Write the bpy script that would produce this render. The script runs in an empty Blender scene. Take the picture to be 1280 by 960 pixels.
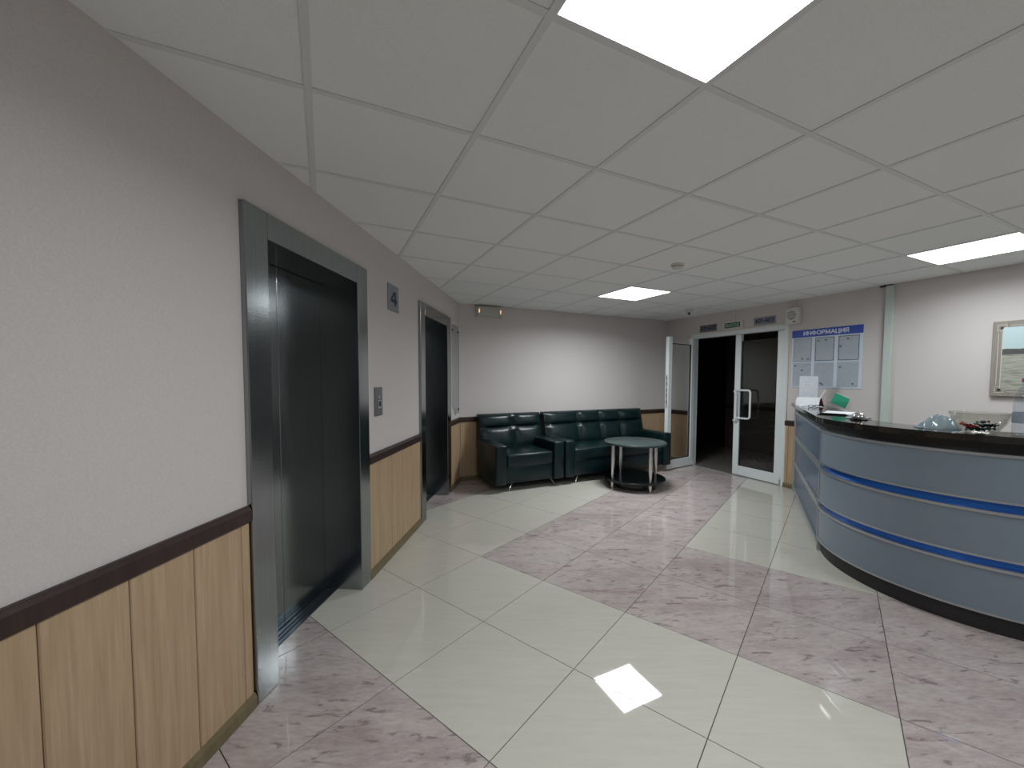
import bpy, bmesh, math, random
from mathutils import Matrix, Vector

random.seed(7)
scene = bpy.context.scene
COL = scene.collection
PI = math.pi

# ------------------------------------------------------------------ camera, world, exposure
EYE = 1.4052                      # lens height above the floor
HC = 2.381                        # ceiling height
cam_data = bpy.data.cameras.new('camera')
cam_data.sensor_width = 36.0
cam_data.lens = 500.83 / 1280 * 36.0
cam_data.shift_x = -8.466 / 1280
cam_data.shift_y = 15.99 / 1280
cam_data.clip_start = 0.02
cam = bpy.data.objects.new('camera', cam_data)
COL.objects.link(cam)
R_ = (0.9002925592, -0.4352724907, 0.0033416578)
U_ = (0.0180575460, 0.0450173153, 0.9988229905)
F_ = (0.4349106033, 0.8991725642, -0.0483887070)
cam.matrix_world = Matrix(((R_[0], U_[0], -F_[0], 0), (R_[1], U_[1], -F_[1], 0), (R_[2], U_[2], -F_[2], EYE), (0, 0, 0, 1)))
scene.camera = cam

world = bpy.data.worlds.new('world')
scene.world = world
world.use_nodes = True
world.node_tree.nodes['Background'].inputs[0].default_value = (0.5, 0.55, 0.6, 1)
world.node_tree.nodes['Background'].inputs[1].default_value = 0.02

LAMP_WATTS = 9.6                 # output of one ceiling light panel
LAMP_SPREAD = math.radians(162)   # the panels' prismatic covers throw their light downwards
LAMP_COLOR = (0.93, 0.98, 1.0)
scene.view_settings.view_transform = 'Standard'
scene.view_settings.look = 'None'
scene.view_settings.gamma = 1.0
scene.view_settings.use_curve_mapping = False
scene.view_settings.exposure = 0.95

# ------------------------------------------------------------------ materials
def new_mat(name):
    m = bpy.data.materials.new(name)
    m.use_nodes = True
    nt = m.node_tree
    b = nt.nodes['Principled BSDF']
    return m, nt, b

def setp(b, color=None, rough=None, metal=None, spec=None, **kw):
    if color is not None:
        b.inputs['Base Color'].default_value = (*color, 1)
    if rough is not None:
        b.inputs['Roughness'].default_value = rough
    if metal is not None:
        b.inputs['Metallic'].default_value = metal
    if spec is not None:
        b.inputs['Specular IOR Level'].default_value = spec
    for k, v in kw.items():
        b.inputs[k].default_value = v

def node(nt, t, **kw):
    n = nt.nodes.new(t)
    for k, v in kw.items():
        setattr(n, k, v)
    return n

def coords(nt, scale=(1, 1, 1), rotz=0.0, kind='Object', rand=0.0):
    tc = node(nt, 'ShaderNodeTexCoord')
    mp = node(nt, 'ShaderNodeMapping')
    mp.inputs['Scale'].default_value = scale
    if kind == 'World':
        ge = node(nt, 'ShaderNodeNewGeometry')
        src = ge.outputs['Position']
    else:
        src = tc.outputs[kind]
    if rand:
        oi = node(nt, 'ShaderNodeObjectInfo')
        ml = node(nt, 'ShaderNodeMath', operation='MULTIPLY')
        ml.inputs[1].default_value = rand
        nt.links.new(oi.outputs['Random'], ml.inputs[0])
        ad = node(nt, 'ShaderNodeVectorMath', operation='ADD')
        nt.links.new(src, ad.inputs[0])
        nt.links.new(ml.outputs[0], ad.inputs[1])
        src = ad.outputs[0]
    if rotz:                                     # turn first, then stretch
        mr = node(nt, 'ShaderNodeMapping')
        mr.inputs['Rotation'].default_value = (0, 0, rotz)
        nt.links.new(src, mr.inputs['Vector'])
        src = mr.outputs['Vector']
    nt.links.new(src, mp.inputs['Vector'])
    return mp.outputs['Vector']

def noise(nt, vec, scale, detail=4, rough=0.55, dist=0.0):
    n = node(nt, 'ShaderNodeTexNoise')
    n.inputs['Scale'].default_value = scale
    n.inputs['Detail'].default_value = detail
    n.inputs['Roughness'].default_value = rough
    n.inputs['Distortion'].default_value = dist
    nt.links.new(vec, n.inputs['Vector'])
    return n.outputs['Fac']

def ramp(nt, fac, stops):
    r = node(nt, 'ShaderNodeValToRGB')
    el = r.color_ramp.elements
    while len(el) < len(stops):
        el.new(0.5)
    for e, (p, c) in zip(el, stops):
        e.position = p
        e.color = (*c, 1) if len(c) == 3 else c
    nt.links.new(fac, r.inputs['Fac'])
    return r.outputs['Color']

def mixc(nt, fac, a, b, mode='MIX'):
    m = node(nt, 'ShaderNodeMix', data_type='RGBA', blend_type=mode)
    for sock, v in ((m.inputs['Factor'], fac), (m.inputs['A'], a), (m.inputs['B'], b)):
        pass
    ins = [s for s in m.inputs if s.enabled]
    for s, v in zip(ins, (fac, a, b)):
        if isinstance(v, (int, float)):
            s.default_value = v
        elif isinstance(v, tuple):
            s.default_value = (*v, 1)
        else:
            nt.links.new(v, s)
    return [s for s in m.outputs if s.enabled][0]

def bump(nt, b, height, strength=0.2, dist=0.002):
    n = node(nt, 'ShaderNodeBump')
    n.inputs['Strength'].default_value = strength
    n.inputs['Distance'].default_value = dist
    nt.links.new(height, n.inputs['Height'])
    nt.links.new(n.outputs['Normal'], b.inputs['Normal'])

def plain(name, color, rough=0.5, metal=0.0, spec=0.5, **kw):
    m, nt, b = new_mat(name)
    v = coords(nt)
    f = noise(nt, v, 60, 3)
    lo = tuple(c * 0.96 for c in color)
    nt.links.new(ramp(nt, f, [(0.3, lo), (0.7, color)]), b.inputs['Base Color'])
    setp(b, rough=rough, metal=metal, spec=spec, **kw)
    return m

def speckled(name, a, c, scale, rough, spec=0.4, bstr=0.15, bd=0.001, kind='World'):
    m, nt, b = new_mat(name)
    v = coords(nt, kind=kind)
    f = noise(nt, v, scale, 3, 0.6)
    nt.links.new(ramp(nt, f, [(0.3, a), (0.7, c)]), b.inputs['Base Color'])
    setp(b, rough=rough, spec=spec)
    bump(nt, b, f, bstr, bd)
    return m

M = {}
M['wallpaper'] = speckled('wallpaper', (0.61, 0.57, 0.555), (0.675, 0.635, 0.62), 170, 0.75, 0.25, 0.25, 0.0015)
M['ceiling_tile'] = speckled('ceiling_tile', (0.81, 0.83, 0.82), (0.88, 0.90, 0.89), 220, 0.9, 0.1, 0.3, 0.002)
M['ceiling_bar'] = plain('ceiling_bar', (0.74, 0.76, 0.755), 0.5)
M['plenum'] = plain('plenum', (0.08, 0.08, 0.08), 0.9)
M['grout'] = plain('grout', (0.10, 0.09, 0.08), 0.8)

def mat_cream():
    m, nt, b = new_mat('cream_tile')
    v = coords(nt, scale=(3, 26, 1), rotz=0.45, kind='World', rand=20)
    f = noise(nt, v, 1.6, 4, 0.6)
    v2 = coords(nt, scale=(1, 1, 1), kind='World')
    g = noise(nt, v2, 420, 2, 0.6)
    c1 = ramp(nt, f, [(0.25, (0.585, 0.565, 0.50)), (0.75, (0.65, 0.625, 0.56))])
    c2 = ramp(nt, g, [(0.35, (0.88, 0.88, 0.88)), (0.65, (1, 1, 1))])
    nt.links.new(mixc(nt, 1.0, c1, c2, 'MULTIPLY'), b.inputs['Base Color'])
    setp(b, rough=0.03, spec=0.5)
    return m

def mat_mauve():
    m, nt, b = new_mat('mauve_tile')
    v = coords(nt, scale=(8, 26, 1), rotz=0.45, kind='World', rand=30)
    f = noise(nt, v, 1.0, 5, 0.62, 0.9)
    v1 = coords(nt, scale=(2.2, 6, 1), rotz=0.45, kind='World', rand=30)
    g = noise(nt, v1, 1.0, 4, 0.6, 0.5)
    base = ramp(nt, g, [(0.3, (0.45, 0.38, 0.37)), (0.52, (0.555, 0.49, 0.475)), (0.75, (0.615, 0.555, 0.53))])
    streak = ramp(nt, f, [(0.0, (0.50, 0.47, 0.47)), (0.35, (0.56, 0.53, 0.53)), (0.415, (0.94, 0.93, 0.93)), (1.0, (1, 1, 1))])
    v2 = coords(nt, scale=(12, 40, 1), rotz=0.45, kind='World', rand=30)
    h = noise(nt, v2, 1.6, 4, 0.65, 0.4)
    fine = ramp(nt, h, [(0.3, (0.80, 0.78, 0.78)), (0.62, (1, 1, 1))])
    c = mixc(nt, 1.0, base, streak, 'MULTIPLY')
    nt.links.new(mixc(nt, 1.0, c, fine, 'MULTIPLY'), b.inputs['Base Color'])
    setp(b, rough=0.035, spec=0.5)
    return m

def mat_wood(name, dark, light, rough=0.45):
    m, nt, b = new_mat(name)
    v = coords(nt, scale=(22, 22, 1.3), kind='Object', rand=40)
    f = noise(nt, v, 1.5, 5, 0.6, 0.6)
    v2 = coords(nt, scale=(120, 120, 3), kind='Object', rand=40)
    g = noise(nt, v2, 1.2, 3, 0.6)
    c1 = ramp(nt, f, [(0.25, dark), (0.7, light)])
    c2 = ramp(nt, g, [(0.35, (0.86, 0.85, 0.84)), (0.65, (1, 1, 1))])
    nt.links.new(mixc(nt, 1.0, c1, c2, 'MULTIPLY'), b.inputs['Base Color'])
    setp(b, rough=rough, spec=0.35)
    bump(nt, b, g, 0.1, 0.0005)
    return m

def mat_steel(name, color, rough=0.32, ripple=0.35):
    m, nt, b = new_mat(name)
    v = coords(nt, scale=(300, 300, 4), kind='Object')
    f = noise(nt, v, 1.0, 3, 0.6)
    lo = tuple(c * 0.82 for c in color)
    nt.links.new(ramp(nt, f, [(0.3, lo), (0.7, color)]), b.inputs['Base Color'])
    setp(b, rough=rough, metal=1.0)
    v2 = coords(nt, scale=(1, 1, 1), kind='Object')
    g = noise(nt, v2, 130, 3, 0.55)
    bump(nt, b, g, ripple, 0.0006)
    return m

def mat_leather():
    m, nt, b = new_mat('green_leather')
    v = coords(nt, kind='Object')
    f = noise(nt, v, 9, 3, 0.5)
    nt.links.new(ramp(nt, f, [(0.3, (0.0022, 0.011, 0.0125)), (0.7, (0.004, 0.017, 0.019))]), b.inputs['Base Color'])
    setp(b, rough=0.30, spec=0.38)
    g = noise(nt, v, 26, 4, 0.6)
    bump(nt, b, g, 0.25, 0.006)
    return m

def mat_glass(name, tint=(1, 1, 1), gloss=1.0, rough=0.0, ior=1.5):
    m = bpy.data.materials.new(name)
    m.use_nodes = True
    nt = m.node_tree
    nt.nodes.clear()
    out = node(nt, 'ShaderNodeOutputMaterial')
    tr = node(nt, 'ShaderNodeBsdfTransparent')
    v = coords(nt, kind='Object')
    f = noise(nt, v, 4, 2)
    nt.links.new(ramp(nt, f, [(0.2, tuple(c * 0.985 for c in tint)), (0.8, tint)]), tr.inputs['Color'])
    gl = node(nt, 'ShaderNodeBsdfGlossy')
    gl.inputs['Color'].default_value = (gloss, gloss, gloss, 1)
    gl.inputs['Roughness'].default_value = rough
    fr = node(nt, 'ShaderNodeFresnel')
    ge = node(nt, 'ShaderNodeNewGeometry')          # the same reflectance on both faces of a thin sheet
    mi = node(nt, 'ShaderNodeMix', data_type='FLOAT')
    ins = [q for q in mi.inputs if q.enabled]
    nt.links.new(ge.outputs['Backfacing'], ins[0])
    ins[1].default_value, ins[2].default_value = ior, 1.0 / ior
    nt.links.new([q for q in mi.outputs if q.enabled][0], fr.inputs['IOR'])
    mx = node(nt, 'ShaderNodeMixShader')
    nt.links.new(fr.outputs[0], mx.inputs[0])
    nt.links.new(tr.outputs[0], mx.inputs[1])
    nt.links.new(gl.outputs[0], mx.inputs[2])
    nt.links.new(mx.outputs[0], out.inputs['Surface'])
    return m

def mat_emit(name, color, strength):
    m, nt, b = new_mat(name)
    v = coords(nt, kind='Object')
    f = noise(nt, v, 3, 2)
    nt.links.new(ramp(nt, f, [(0.2, tuple(c * 0.99 for c in color)), (0.8, color)]), b.inputs['Emission Color'])
    setp(b, color=color, rough=0.5)
    b.inputs['Emission Strength'].default_value = strength
    return m

def mat_print(name, paper=(0.62, 0.66, 0.70), ink=(0.33, 0.36, 0.40), rows=30.0):
    """A sheet of unreadably small typed lines."""
    m, nt, b = new_mat(name)
    tc = node(nt, 'ShaderNodeTexCoord')
    sp = node(nt, 'ShaderNodeSeparateXYZ')
    nt.links.new(tc.outputs['Generated'], sp.inputs[0])
    oi = node(nt, 'ShaderNodeObjectInfo')
    cb = node(nt, 'ShaderNodeCombineXYZ')
    nt.links.new(sp.outputs['X'], cb.inputs['X'])
    nt.links.new(sp.outputs['Z'], cb.inputs['Y'])
    ad = node(nt, 'ShaderNodeVectorMath', operation='ADD')
    nt.links.new(cb.outputs[0], ad.inputs[0])
    nt.links.new(oi.outputs['Random'], ad.inputs[1])
    br = node(nt, 'ShaderNodeTexBrick')
    br.inputs['Scale'].default_value = rows
    br.inputs['Color1'].default_value = (0.6, 0.6, 0.6, 1)
    br.inputs['Color2'].default_value = (0.0, 0.0, 0.0, 1)
    br.inputs['Mortar'].default_value = (0, 0, 0, 1)
    br.inputs['Mortar Size'].default_value = 0.32
    br.inputs['Brick Width'].default_value = 2.3
    br.inputs['Row Height'].default_value = 1.0
    nt.links.new(ad.outputs[0], br.inputs['Vector'])
    n2 = node(nt, 'ShaderNodeTexNoise')
    n2.inputs['Scale'].default_value = 5
    nt.links.new(ad.outputs[0], n2.inputs['Vector'])
    gate = ramp(nt, n2.outputs['Fac'], [(0.30, (0, 0, 0)), (0.45, (1, 1, 1))])
    fac = mixc(nt, 1.0, br.outputs['Color'], gate, 'MULTIPLY')
    nt.links.new(mixc(nt, fac, paper, ink), b.inputs['Base Color'])
    setp(b, rough=0.5, spec=0.3)
    return m

M['cream'] = mat_cream()
M['mauve'] = mat_mauve()
M['wood'] = mat_wood('light_wood', (0.45, 0.315, 0.19), (0.555, 0.405, 0.26))
M['rail'] = mat_wood('dark_rail', (0.030, 0.017, 0.015), (0.055, 0.032, 0.028), 0.4)
M['skirting'] = mat_wood('skirting', (0.16, 0.125, 0.065), (0.22, 0.175, 0.10), 0.4)
M['steel'] = mat_steel('brushed_steel', (0.36, 0.385, 0.395), 0.18, 0.5)
M['steel_door'] = mat_steel('brushed_steel_door', (0.33, 0.36, 0.37), 0.18, 0.5)
M['sill'] = mat_steel('sill_steel', (0.16, 0.20, 0.24), 0.4)
M['leather'] = mat_leather()
M['chrome'] = plain('chrome', (0.82, 0.83, 0.84), 0.12, 1.0)
M['satin'] = plain('satin_metal', (0.80, 0.79, 0.78), 0.30, 1.0)
M['black_gloss'] = plain('black_laminate', (0.010, 0.013, 0.014), 0.16)
M['table_glass'] = plain('dark_table_top', (0.045, 0.066, 0.062), 0.38)
M['counter'] = speckled('dark_stone', (0.008, 0.007, 0.007), (0.030, 0.026, 0.025), 300, 0.10, 0.6, 0.02, 0.0002)
M['fascia'] = plain('dark_fascia', (0.012, 0.012, 0.013), 0.35)
M['plinth'] = plain('dark_plinth', (0.022, 0.021, 0.024), 0.5)
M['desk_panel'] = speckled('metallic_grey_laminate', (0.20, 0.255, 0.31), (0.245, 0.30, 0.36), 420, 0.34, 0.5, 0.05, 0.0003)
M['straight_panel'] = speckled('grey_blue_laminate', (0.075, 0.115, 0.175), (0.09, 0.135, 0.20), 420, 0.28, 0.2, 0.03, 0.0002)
M['alu'] = plain('aluminium_trim', (0.50, 0.53, 0.56), 0.34, 0.75)
M['blue_strip'] = plain('blue_mirror_strip', (0.018, 0.15, 0.60), 0.16, 0.35)
M['carcass'] = plain('desk_carcass', (0.05, 0.055, 0.065), 0.6)
M['pvc'] = plain('white_pvc', (0.78, 0.83, 0.84), 0.35)
M['pvc_trim'] = plain('cream_trim', (0.72, 0.71, 0.67), 0.45)
M['rubber'] = plain('black_gasket', (0.03, 0.03, 0.03), 0.6)
M['pane'] = mat_glass('door_glass', (0.93, 0.95, 0.95), 0.9)
M['clear'] = mat_glass('clear_plastic', (0.95, 0.96, 0.97), 0.6, 0.03)
M['bowl_glass'] = mat_glass('bowl_glass', (0.90, 0.90, 0.88), 1.0, 0.02)
M['bottle_glass'] = mat_glass('bottle_plastic', (0.87, 0.90, 0.94), 1.0, 0.06)
M['panel_light'] = mat_emit('light_panel', LAMP_COLOR, 2.5)
M['light_frame'] = plain('light_frame', (0.75, 0.77, 0.78), 0.4)
M['white'] = plain('white_plastic', (0.68, 0.68, 0.66), 0.4)
M['offwhite'] = plain('off_white_plastic', (0.72, 0.70, 0.65), 0.45)
M['dark'] = plain('dark_plastic', (0.015, 0.015, 0.017), 0.4)
M['grille'] = plain('grille_grey', (0.24, 0.25, 0.26), 0.6)
M['plaque'] = plain('grey_plaque', (0.27, 0.29, 0.33), 0.35, 0.2)
M['plaque_dark'] = plain('dark_grey_plaque', (0.17, 0.17, 0.18), 0.4, 0.2)
M['navy'] = plain('navy_ink', (0.025, 0.032, 0.085), 0.5)
M['ink'] = plain('black_ink', (0.03, 0.03, 0.04), 0.5)
M['green_sign'] = plain('green_sign', (0.035, 0.115, 0.075), 0.4)
M['green_text'] = plain('pale_green_print', (0.36, 0.48, 0.40), 0.5)
M['blue_header'] = plain('blue_header', (0.025, 0.075, 0.42), 0.4)
M['white_text'] = plain('pale_blue_print', (0.66, 0.72, 0.84), 0.5)
M['board'] = plain('white_board', (0.66, 0.74, 0.84), 0.4)
M['sheet'] = mat_print('typed_sheet', (0.68, 0.73, 0.78), (0.30, 0.34, 0.40), 26)
M['notice'] = mat_print('typed_notice', (0.74, 0.79, 0.86), (0.40, 0.45, 0.52), 17)
M['frame_line'] = plain('sheet_border', (0.14, 0.16, 0.18), 0.5)
M['paper'] = plain('white_paper', (0.78, 0.81, 0.84), 0.6)
M['green_card'] = plain('green_card', (0.02, 0.34, 0.20), 0.45)
M['red_card'] = plain('dark_red_card', (0.22, 0.03, 0.05), 0.5)
M['duct'] = plain('pale_green_duct', (0.56, 0.63, 0.60), 0.45)
M['gap'] = plain('dark_gap', (0.02, 0.018, 0.018), 0.9)
M['corridor_wall'] = speckled('corridor_wall_darkened', (0.09, 0.07, 0.062), (0.105, 0.083, 0.075), 120, 0.8, 0.2)  # the corridor's lack of light is put into this dark colour
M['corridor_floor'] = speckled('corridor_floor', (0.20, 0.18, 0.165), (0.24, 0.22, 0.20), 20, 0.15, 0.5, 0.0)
M['amber'] = mat_emit('amber_lamp', (1.0, 0.55, 0.28), 0.5)
M['diffuser'] = plain('milky_diffuser', (0.50, 0.51, 0.46), 0.3)
M['foil'] = plain('silver_blue_foil', (0.52, 0.66, 0.74), 0.22, 0.35)
M['candy_dark'] = plain('dark_teal_wrapper', (0.012, 0.035, 0.045), 0.22)
M['candy_red'] = plain('red_wrapper', (0.42, 0.05, 0.06), 0.3)
M['cap'] = plain('pink_cap', (0.52, 0.03, 0.14), 0.4)
M['bottle_label'] = plain('blue_grey_label', (0.42, 0.50, 0.62), 0.4)
M['pic_frame'] = mat_wood('taupe_frame', (0.27, 0.245, 0.215), (0.34, 0.315, 0.28), 0.5)
M['pic_line'] = plain('cream_line', (0.62, 0.59, 0.50), 0.5)
M['screw'] = plain('dark_screw', (0.10, 0.10, 0.10), 0.35, 0.8)

def mat_picture():
    m, nt, b = new_mat('sea_photograph')
    tc = node(nt, 'ShaderNodeTexCoord')
    sp = node(nt, 'ShaderNodeSeparateXYZ')
    nt.links.new(tc.outputs['Generated'], sp.inputs[0])
    mp = node(nt, 'ShaderNodeMapping')
    mp.inputs['Scale'].default_value = (7, 1, 1)
    nt.links.new(tc.outputs['Generated'], mp.inputs['Vector'])
    n1 = noise(nt, mp.outputs[0], 1.5, 5, 0.6)
    ma = node(nt, 'ShaderNodeMath', operation='MULTIPLY_ADD')
    nt.links.new(n1, ma.inputs[0])
    ma.inputs[1].default_value = -0.07
    nt.links.new(sp.outputs['Z'], ma.inputs[2])
    up = ramp(nt, ma.outputs[0], [(0.0, (0.10, 0.10, 0.10)), (0.615, (0.10, 0.10, 0.10)), (0.625, (0.50, 0.64, 0.66)), (1.0, (0.56, 0.72, 0.76))])
    mp2 = node(nt, 'ShaderNodeMapping')
    mp2.inputs['Scale'].default_value = (4, 1, 34)
    nt.links.new(tc.outputs['Generated'], mp2.inputs['Vector'])
    n2 = noise(nt, mp2.outputs[0], 1.5, 4, 0.6)
    water = ramp(nt, n2, [(0.32, (0.20, 0.20, 0.16)), (0.55, (0.42, 0.43, 0.37))])
    gt = node(nt, 'ShaderNodeMath', operation='GREATER_THAN')
    gt.inputs[1].default_value = 0.565
    nt.links.new(sp.outputs['Z'], gt.inputs[0])
    nt.links.new(mixc(nt, gt.outputs[0], water, up), b.inputs['Base Color'])
    setp(b, rough=0.35)
    return m
M['picture'] = mat_picture()

# ------------------------------------------------------------------ mesh helpers
def link(o, parent=None):
    COL.objects.link(o)
    if parent is not None:
        o.parent = parent
    return o

def tag(o, label=None, cat=None, group=None, kind=None):
    if label: o['label'] = label
    if cat: o['category'] = cat
    if group: o['group'] = group
    if kind: o['kind'] = kind
    return o

def empty(name, loc=(0, 0, 0), rz=0.0):
    o = bpy.data.objects.new(name, None)
    o.empty_display_size = 0.1
    o.location = loc
    o.rotation_euler = (0, 0, rz)
    COL.objects.link(o)
    return o

def mesh_from_bm(bm, name, mat, smooth=None):
    bmesh.ops.recalc_face_normals(bm, faces=bm.faces[:])
    me = bpy.data.meshes.new(name)
    bm.to_mesh(me)
    bm.free()
    if mat is not None:
        me.materials.append(mat)
    if smooth:
        me.polygons.foreach_set('use_smooth', [True] * len(me.polygons))
        me.set_sharp_from_angle(angle=math.radians(smooth))
    return me

def obj(name, bm, mat, parent=None, smooth=None, loc=None, rz=None):
    me = mesh_from_bm(bm, name, mat, smooth)
    o = bpy.data.objects.new(name, me)
    if loc is not None: o.location = loc
    if rz is not None: o.rotation_euler = (0, 0, rz)
    return link(o, parent)

def add_box(bm, x0, x1, y0, y1, z0, z1):
    vs = [bm.verts.new(p) for p in ((x0, y0, z0), (x1, y0, z0), (x1, y1, z0), (x0, y1, z0), (x0, y0, z1), (x1, y0, z1), (x1, y1, z1), (x0, y1, z1))]
    for f in ((0, 3, 2, 1), (4, 5, 6, 7), (0, 1, 5, 4), (1, 2, 6, 5), (2, 3, 7, 6), (3, 0, 4, 7)):
        bm.faces.new([vs[i] for i in f])
    return vs

def box(x0, x1, y0, y1, z0, z1, bev=0.0, seg=2):
    bm = bmesh.new()
    add_box(bm, x0, x1, y0, y1, z0, z1)
    if bev:
        bmesh.ops.bevel(bm, geom=bm.edges[:] + bm.verts[:], offset=bev, segments=seg, profile=0.5, affect='EDGES')
    return bm

def boxes(lst):
    bm = bmesh.new()
    for b in lst:
        add_box(bm, *b)
    return bm

def prism(poly, z0, z1, bm=None):
    """Upright prism over a plan polygon."""
    bm = bm or bmesh.new()
    lo = [bm.verts.new((x, y, z0)) for x, y in poly]
    hi = [bm.verts.new((x, y, z1)) for x, y in poly]
    n = len(poly)
    bm.faces.new(lo[::-1]); bm.faces.new(hi)
    for i in range(n):
        j = (i + 1) % n
        bm.faces.new((lo[i], lo[j], hi[j], hi[i]))
    return bm

def vprism(poly, y0, y1, bm=None):
    """Prism over an x-z outline, extruded along y."""
    bm = bm or bmesh.new()
    a = [bm.verts.new((x, y0, z)) for x, z in poly]
    c = [bm.verts.new((x, y1, z)) for x, z in poly]
    n = len(poly)
    bm.faces.new(a); bm.faces.new(c[::-1])
    for i in range(n):
        j = (i + 1) % n
        bm.faces.new((a[i], a[j], c[j], c[i]))
    return bm

def xprism(poly, x0, x1, bm=None):
    """Prism over a y-z outline, extruded along x."""
    bm = bm or bmesh.new()
    a = [bm.verts.new((x0, y, z)) for y, z in poly]
    c = [bm.verts.new((x1, y, z)) for y, z in poly]
    n = len(poly)
    bm.faces.new(a); bm.faces.new(c[::-1])
    for i in range(n):
        j = (i + 1) % n
        bm.faces.new((a[i], a[j], c[j], c[i]))
    return bm

def strip(outer, inner, z0, z1):
    """Solid between two plan polylines of equal length."""
    bm = bmesh.new()
    rows = [[bm.verts.new((x, y, z)) for x, y in pts] for pts, z in ((outer, z0), (outer, z1), (inner, z1), (inner, z0))]
    n = len(outer)
    for i in range(n - 1):
        for k in range(4):
            a, b = rows[k], rows[(k + 1) % 4]
            bm.faces.new((a[i], a[i + 1], b[i + 1], b[i]))
    bm.faces.new([r[0] for r in rows]); bm.faces.new([r[-1] for r in rows])
    return bm

def lathe(profile, n=32, center=(0, 0), bm=None, closed=False):
    bm = bm or bmesh.new()
    cx, cy = center
    rings = []
    for r, z in profile:
        if r < 1e-6:
            rings.append([bm.verts.new((cx, cy, z))])
        else:
            rings.append([bm.verts.new((cx + r * math.cos(2 * PI * i / n), cy + r * math.sin(2 * PI * i / n), z)) for i in range(n)])
    pairs = list(zip(rings, rings[1:]))
    if closed: pairs.append((rings[-1], rings[0]))
    for a, b in pairs:
        for i in range(n):
            j = (i + 1) % n
            if len(a) == 1 and len(b) == 1: continue
            if len(a) == 1: bm.faces.new((a[0], b[j], b[i]))
            elif len(b) == 1: bm.faces.new((a[i], a[j], b[0]))
            else: bm.faces.new((a[i], a[j], b[j], b[i]))
    return bm

def tube(path, r, n=10, bm=None, flat=1.0, up=(0, 0, 1)):
    """Swept tube; r is a number or one radius per point."""
    bm = bm or bmesh.new()
    P = [Vector(p) for p in path]
    rs = r if isinstance(r, (list, tuple)) else [r] * len(P)
    rings = []
    ref = Vector(up)
    for i, p in enumerate(P):
        t = (P[min(i + 1, len(P) - 1)] - P[max(i - 1, 0)]).normalized()
        a = t.cross(ref)
        if a.length < 1e-4: a = t.cross(Vector((1, 0, 0)))
        a.normalize()
        b = t.cross(a).normalized()
        rings.append([bm.verts.new(p + a * (math.cos(2 * PI * k / n) * rs[i]) + b * (math.sin(2 * PI * k / n) * rs[i] * flat)) for k in range(n)])
    for A, B in zip(rings, rings[1:]):
        for k in range(n):
            j = (k + 1) % n
            bm.faces.new((A[k], A[j], B[j], B[k]))
    bm.faces.new(rings[0][::-1]); bm.faces.new(rings[-1])
    return bm

def _ring(cx, cz, rx, rz, a0=0.0, a1=360.0, n=14):
    return [(cx + rx * math.cos(math.radians(a0 + (a1 - a0) * i / n)), cz + rz * math.sin(math.radians(a0 + (a1 - a0) * i / n))) for i in range(n + 1)]

def _bowl(x, z0, z1, w, side=1):
    """A stroke that leaves a stem at x, bulges by w and comes back."""
    h = (z1 - z0) / 2
    return [(x, z1), (x + side * (w - h * 0.9), z1)] + [(x + side * (w - h * 0.9 + h * 0.9 * math.sin(t * PI / 8)), z0 + h + h * math.cos(t * PI / 8)) for t in range(1, 8)] + [(x + side * (w - h * 0.9), z0), (x, z0)]

GLYPHS = {   # advance width and strokes in a unit-height box
    'И': (0.80, [[(0, 1), (0, 0), (0.72, 1), (0.72, 0)]]),
    'Н': (0.78, [[(0, 0), (0, 1)], [(0.70, 0), (0.70, 1)], [(0, 0.5), (0.70, 0.5)]]),
    'Ф': (1.05, [[(0.48, -0.06), (0.48, 1.06)], _ring(0.48, 0.5, 0.48, 0.33)]),
    'О': (0.98, [_ring(0.45, 0.5, 0.45, 0.5)]),
    'Р': (0.72, [[(0, 0), (0, 1)], _bowl(0, 0.44, 1.0, 0.60)]),
    'М': (0.95, [[(0, 0), (0, 1), (0.42, 0.12), (0.84, 1), (0.84, 0)]]),
    'А': (0.88, [[(0, 0), (0.42, 1), (0.84, 0)], [(0.16, 0.33), (0.68, 0.33)]]),
    'Ц': (0.88, [[(0, 1), (0, 0), (0.80, 0), (0.80, -0.20)], [(0.68, 1), (0.68, 0)]]),
    'Я': (0.72, [[(0.62, 0), (0.62, 1)], _bowl(0.62, 0.44, 1.0, 0.60, -1), [(0.34, 0.44), (0.02, 0)]]),
    'В': (0.72, [[(0, 0), (0, 1)], _bowl(0, 0.52, 1.0, 0.56), _bowl(0, 0.0, 0.52, 0.62)]),
    'Ы': (0.98, [[(0, 0), (0, 1)], _bowl(0, 0.0, 0.56, 0.56), [(0.84, 0), (0.84, 1)]]),
    'Х': (0.82, [[(0, 0), (0.74, 1)], [(0, 1), (0.74, 0)]]),
    'Д': (0.95, [[(0, -0.20), (0, 0), (0.84, 0), (0.84, -0.20)], [(0.12, 0), (0.24, 1), (0.72, 1), (0.72, 0)]]),
    '0': (0.72, [_ring(0.31, 0.5, 0.31, 0.5)]),
    '1': (0.50, [[(0.08, 0.74), (0.32, 1), (0.32, 0)]]),
    '3': (0.70, [[(0.02, 1), (0.56, 1), (0.26, 0.60)] + _ring(0.26, 0.30, 0.32, 0.30, 85, -130, 12)]),
    '4': (0.76, [[(0.46, 0), (0.46, 1), (0, 0.28), (0.64, 0.28)]]),
    '7': (0.68, [[(0, 1), (0.60, 1), (0.20, 0)]]),
    '-': (0.46, [[(0.04, 0.42), (0.36, 0.42)]]),
}

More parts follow.
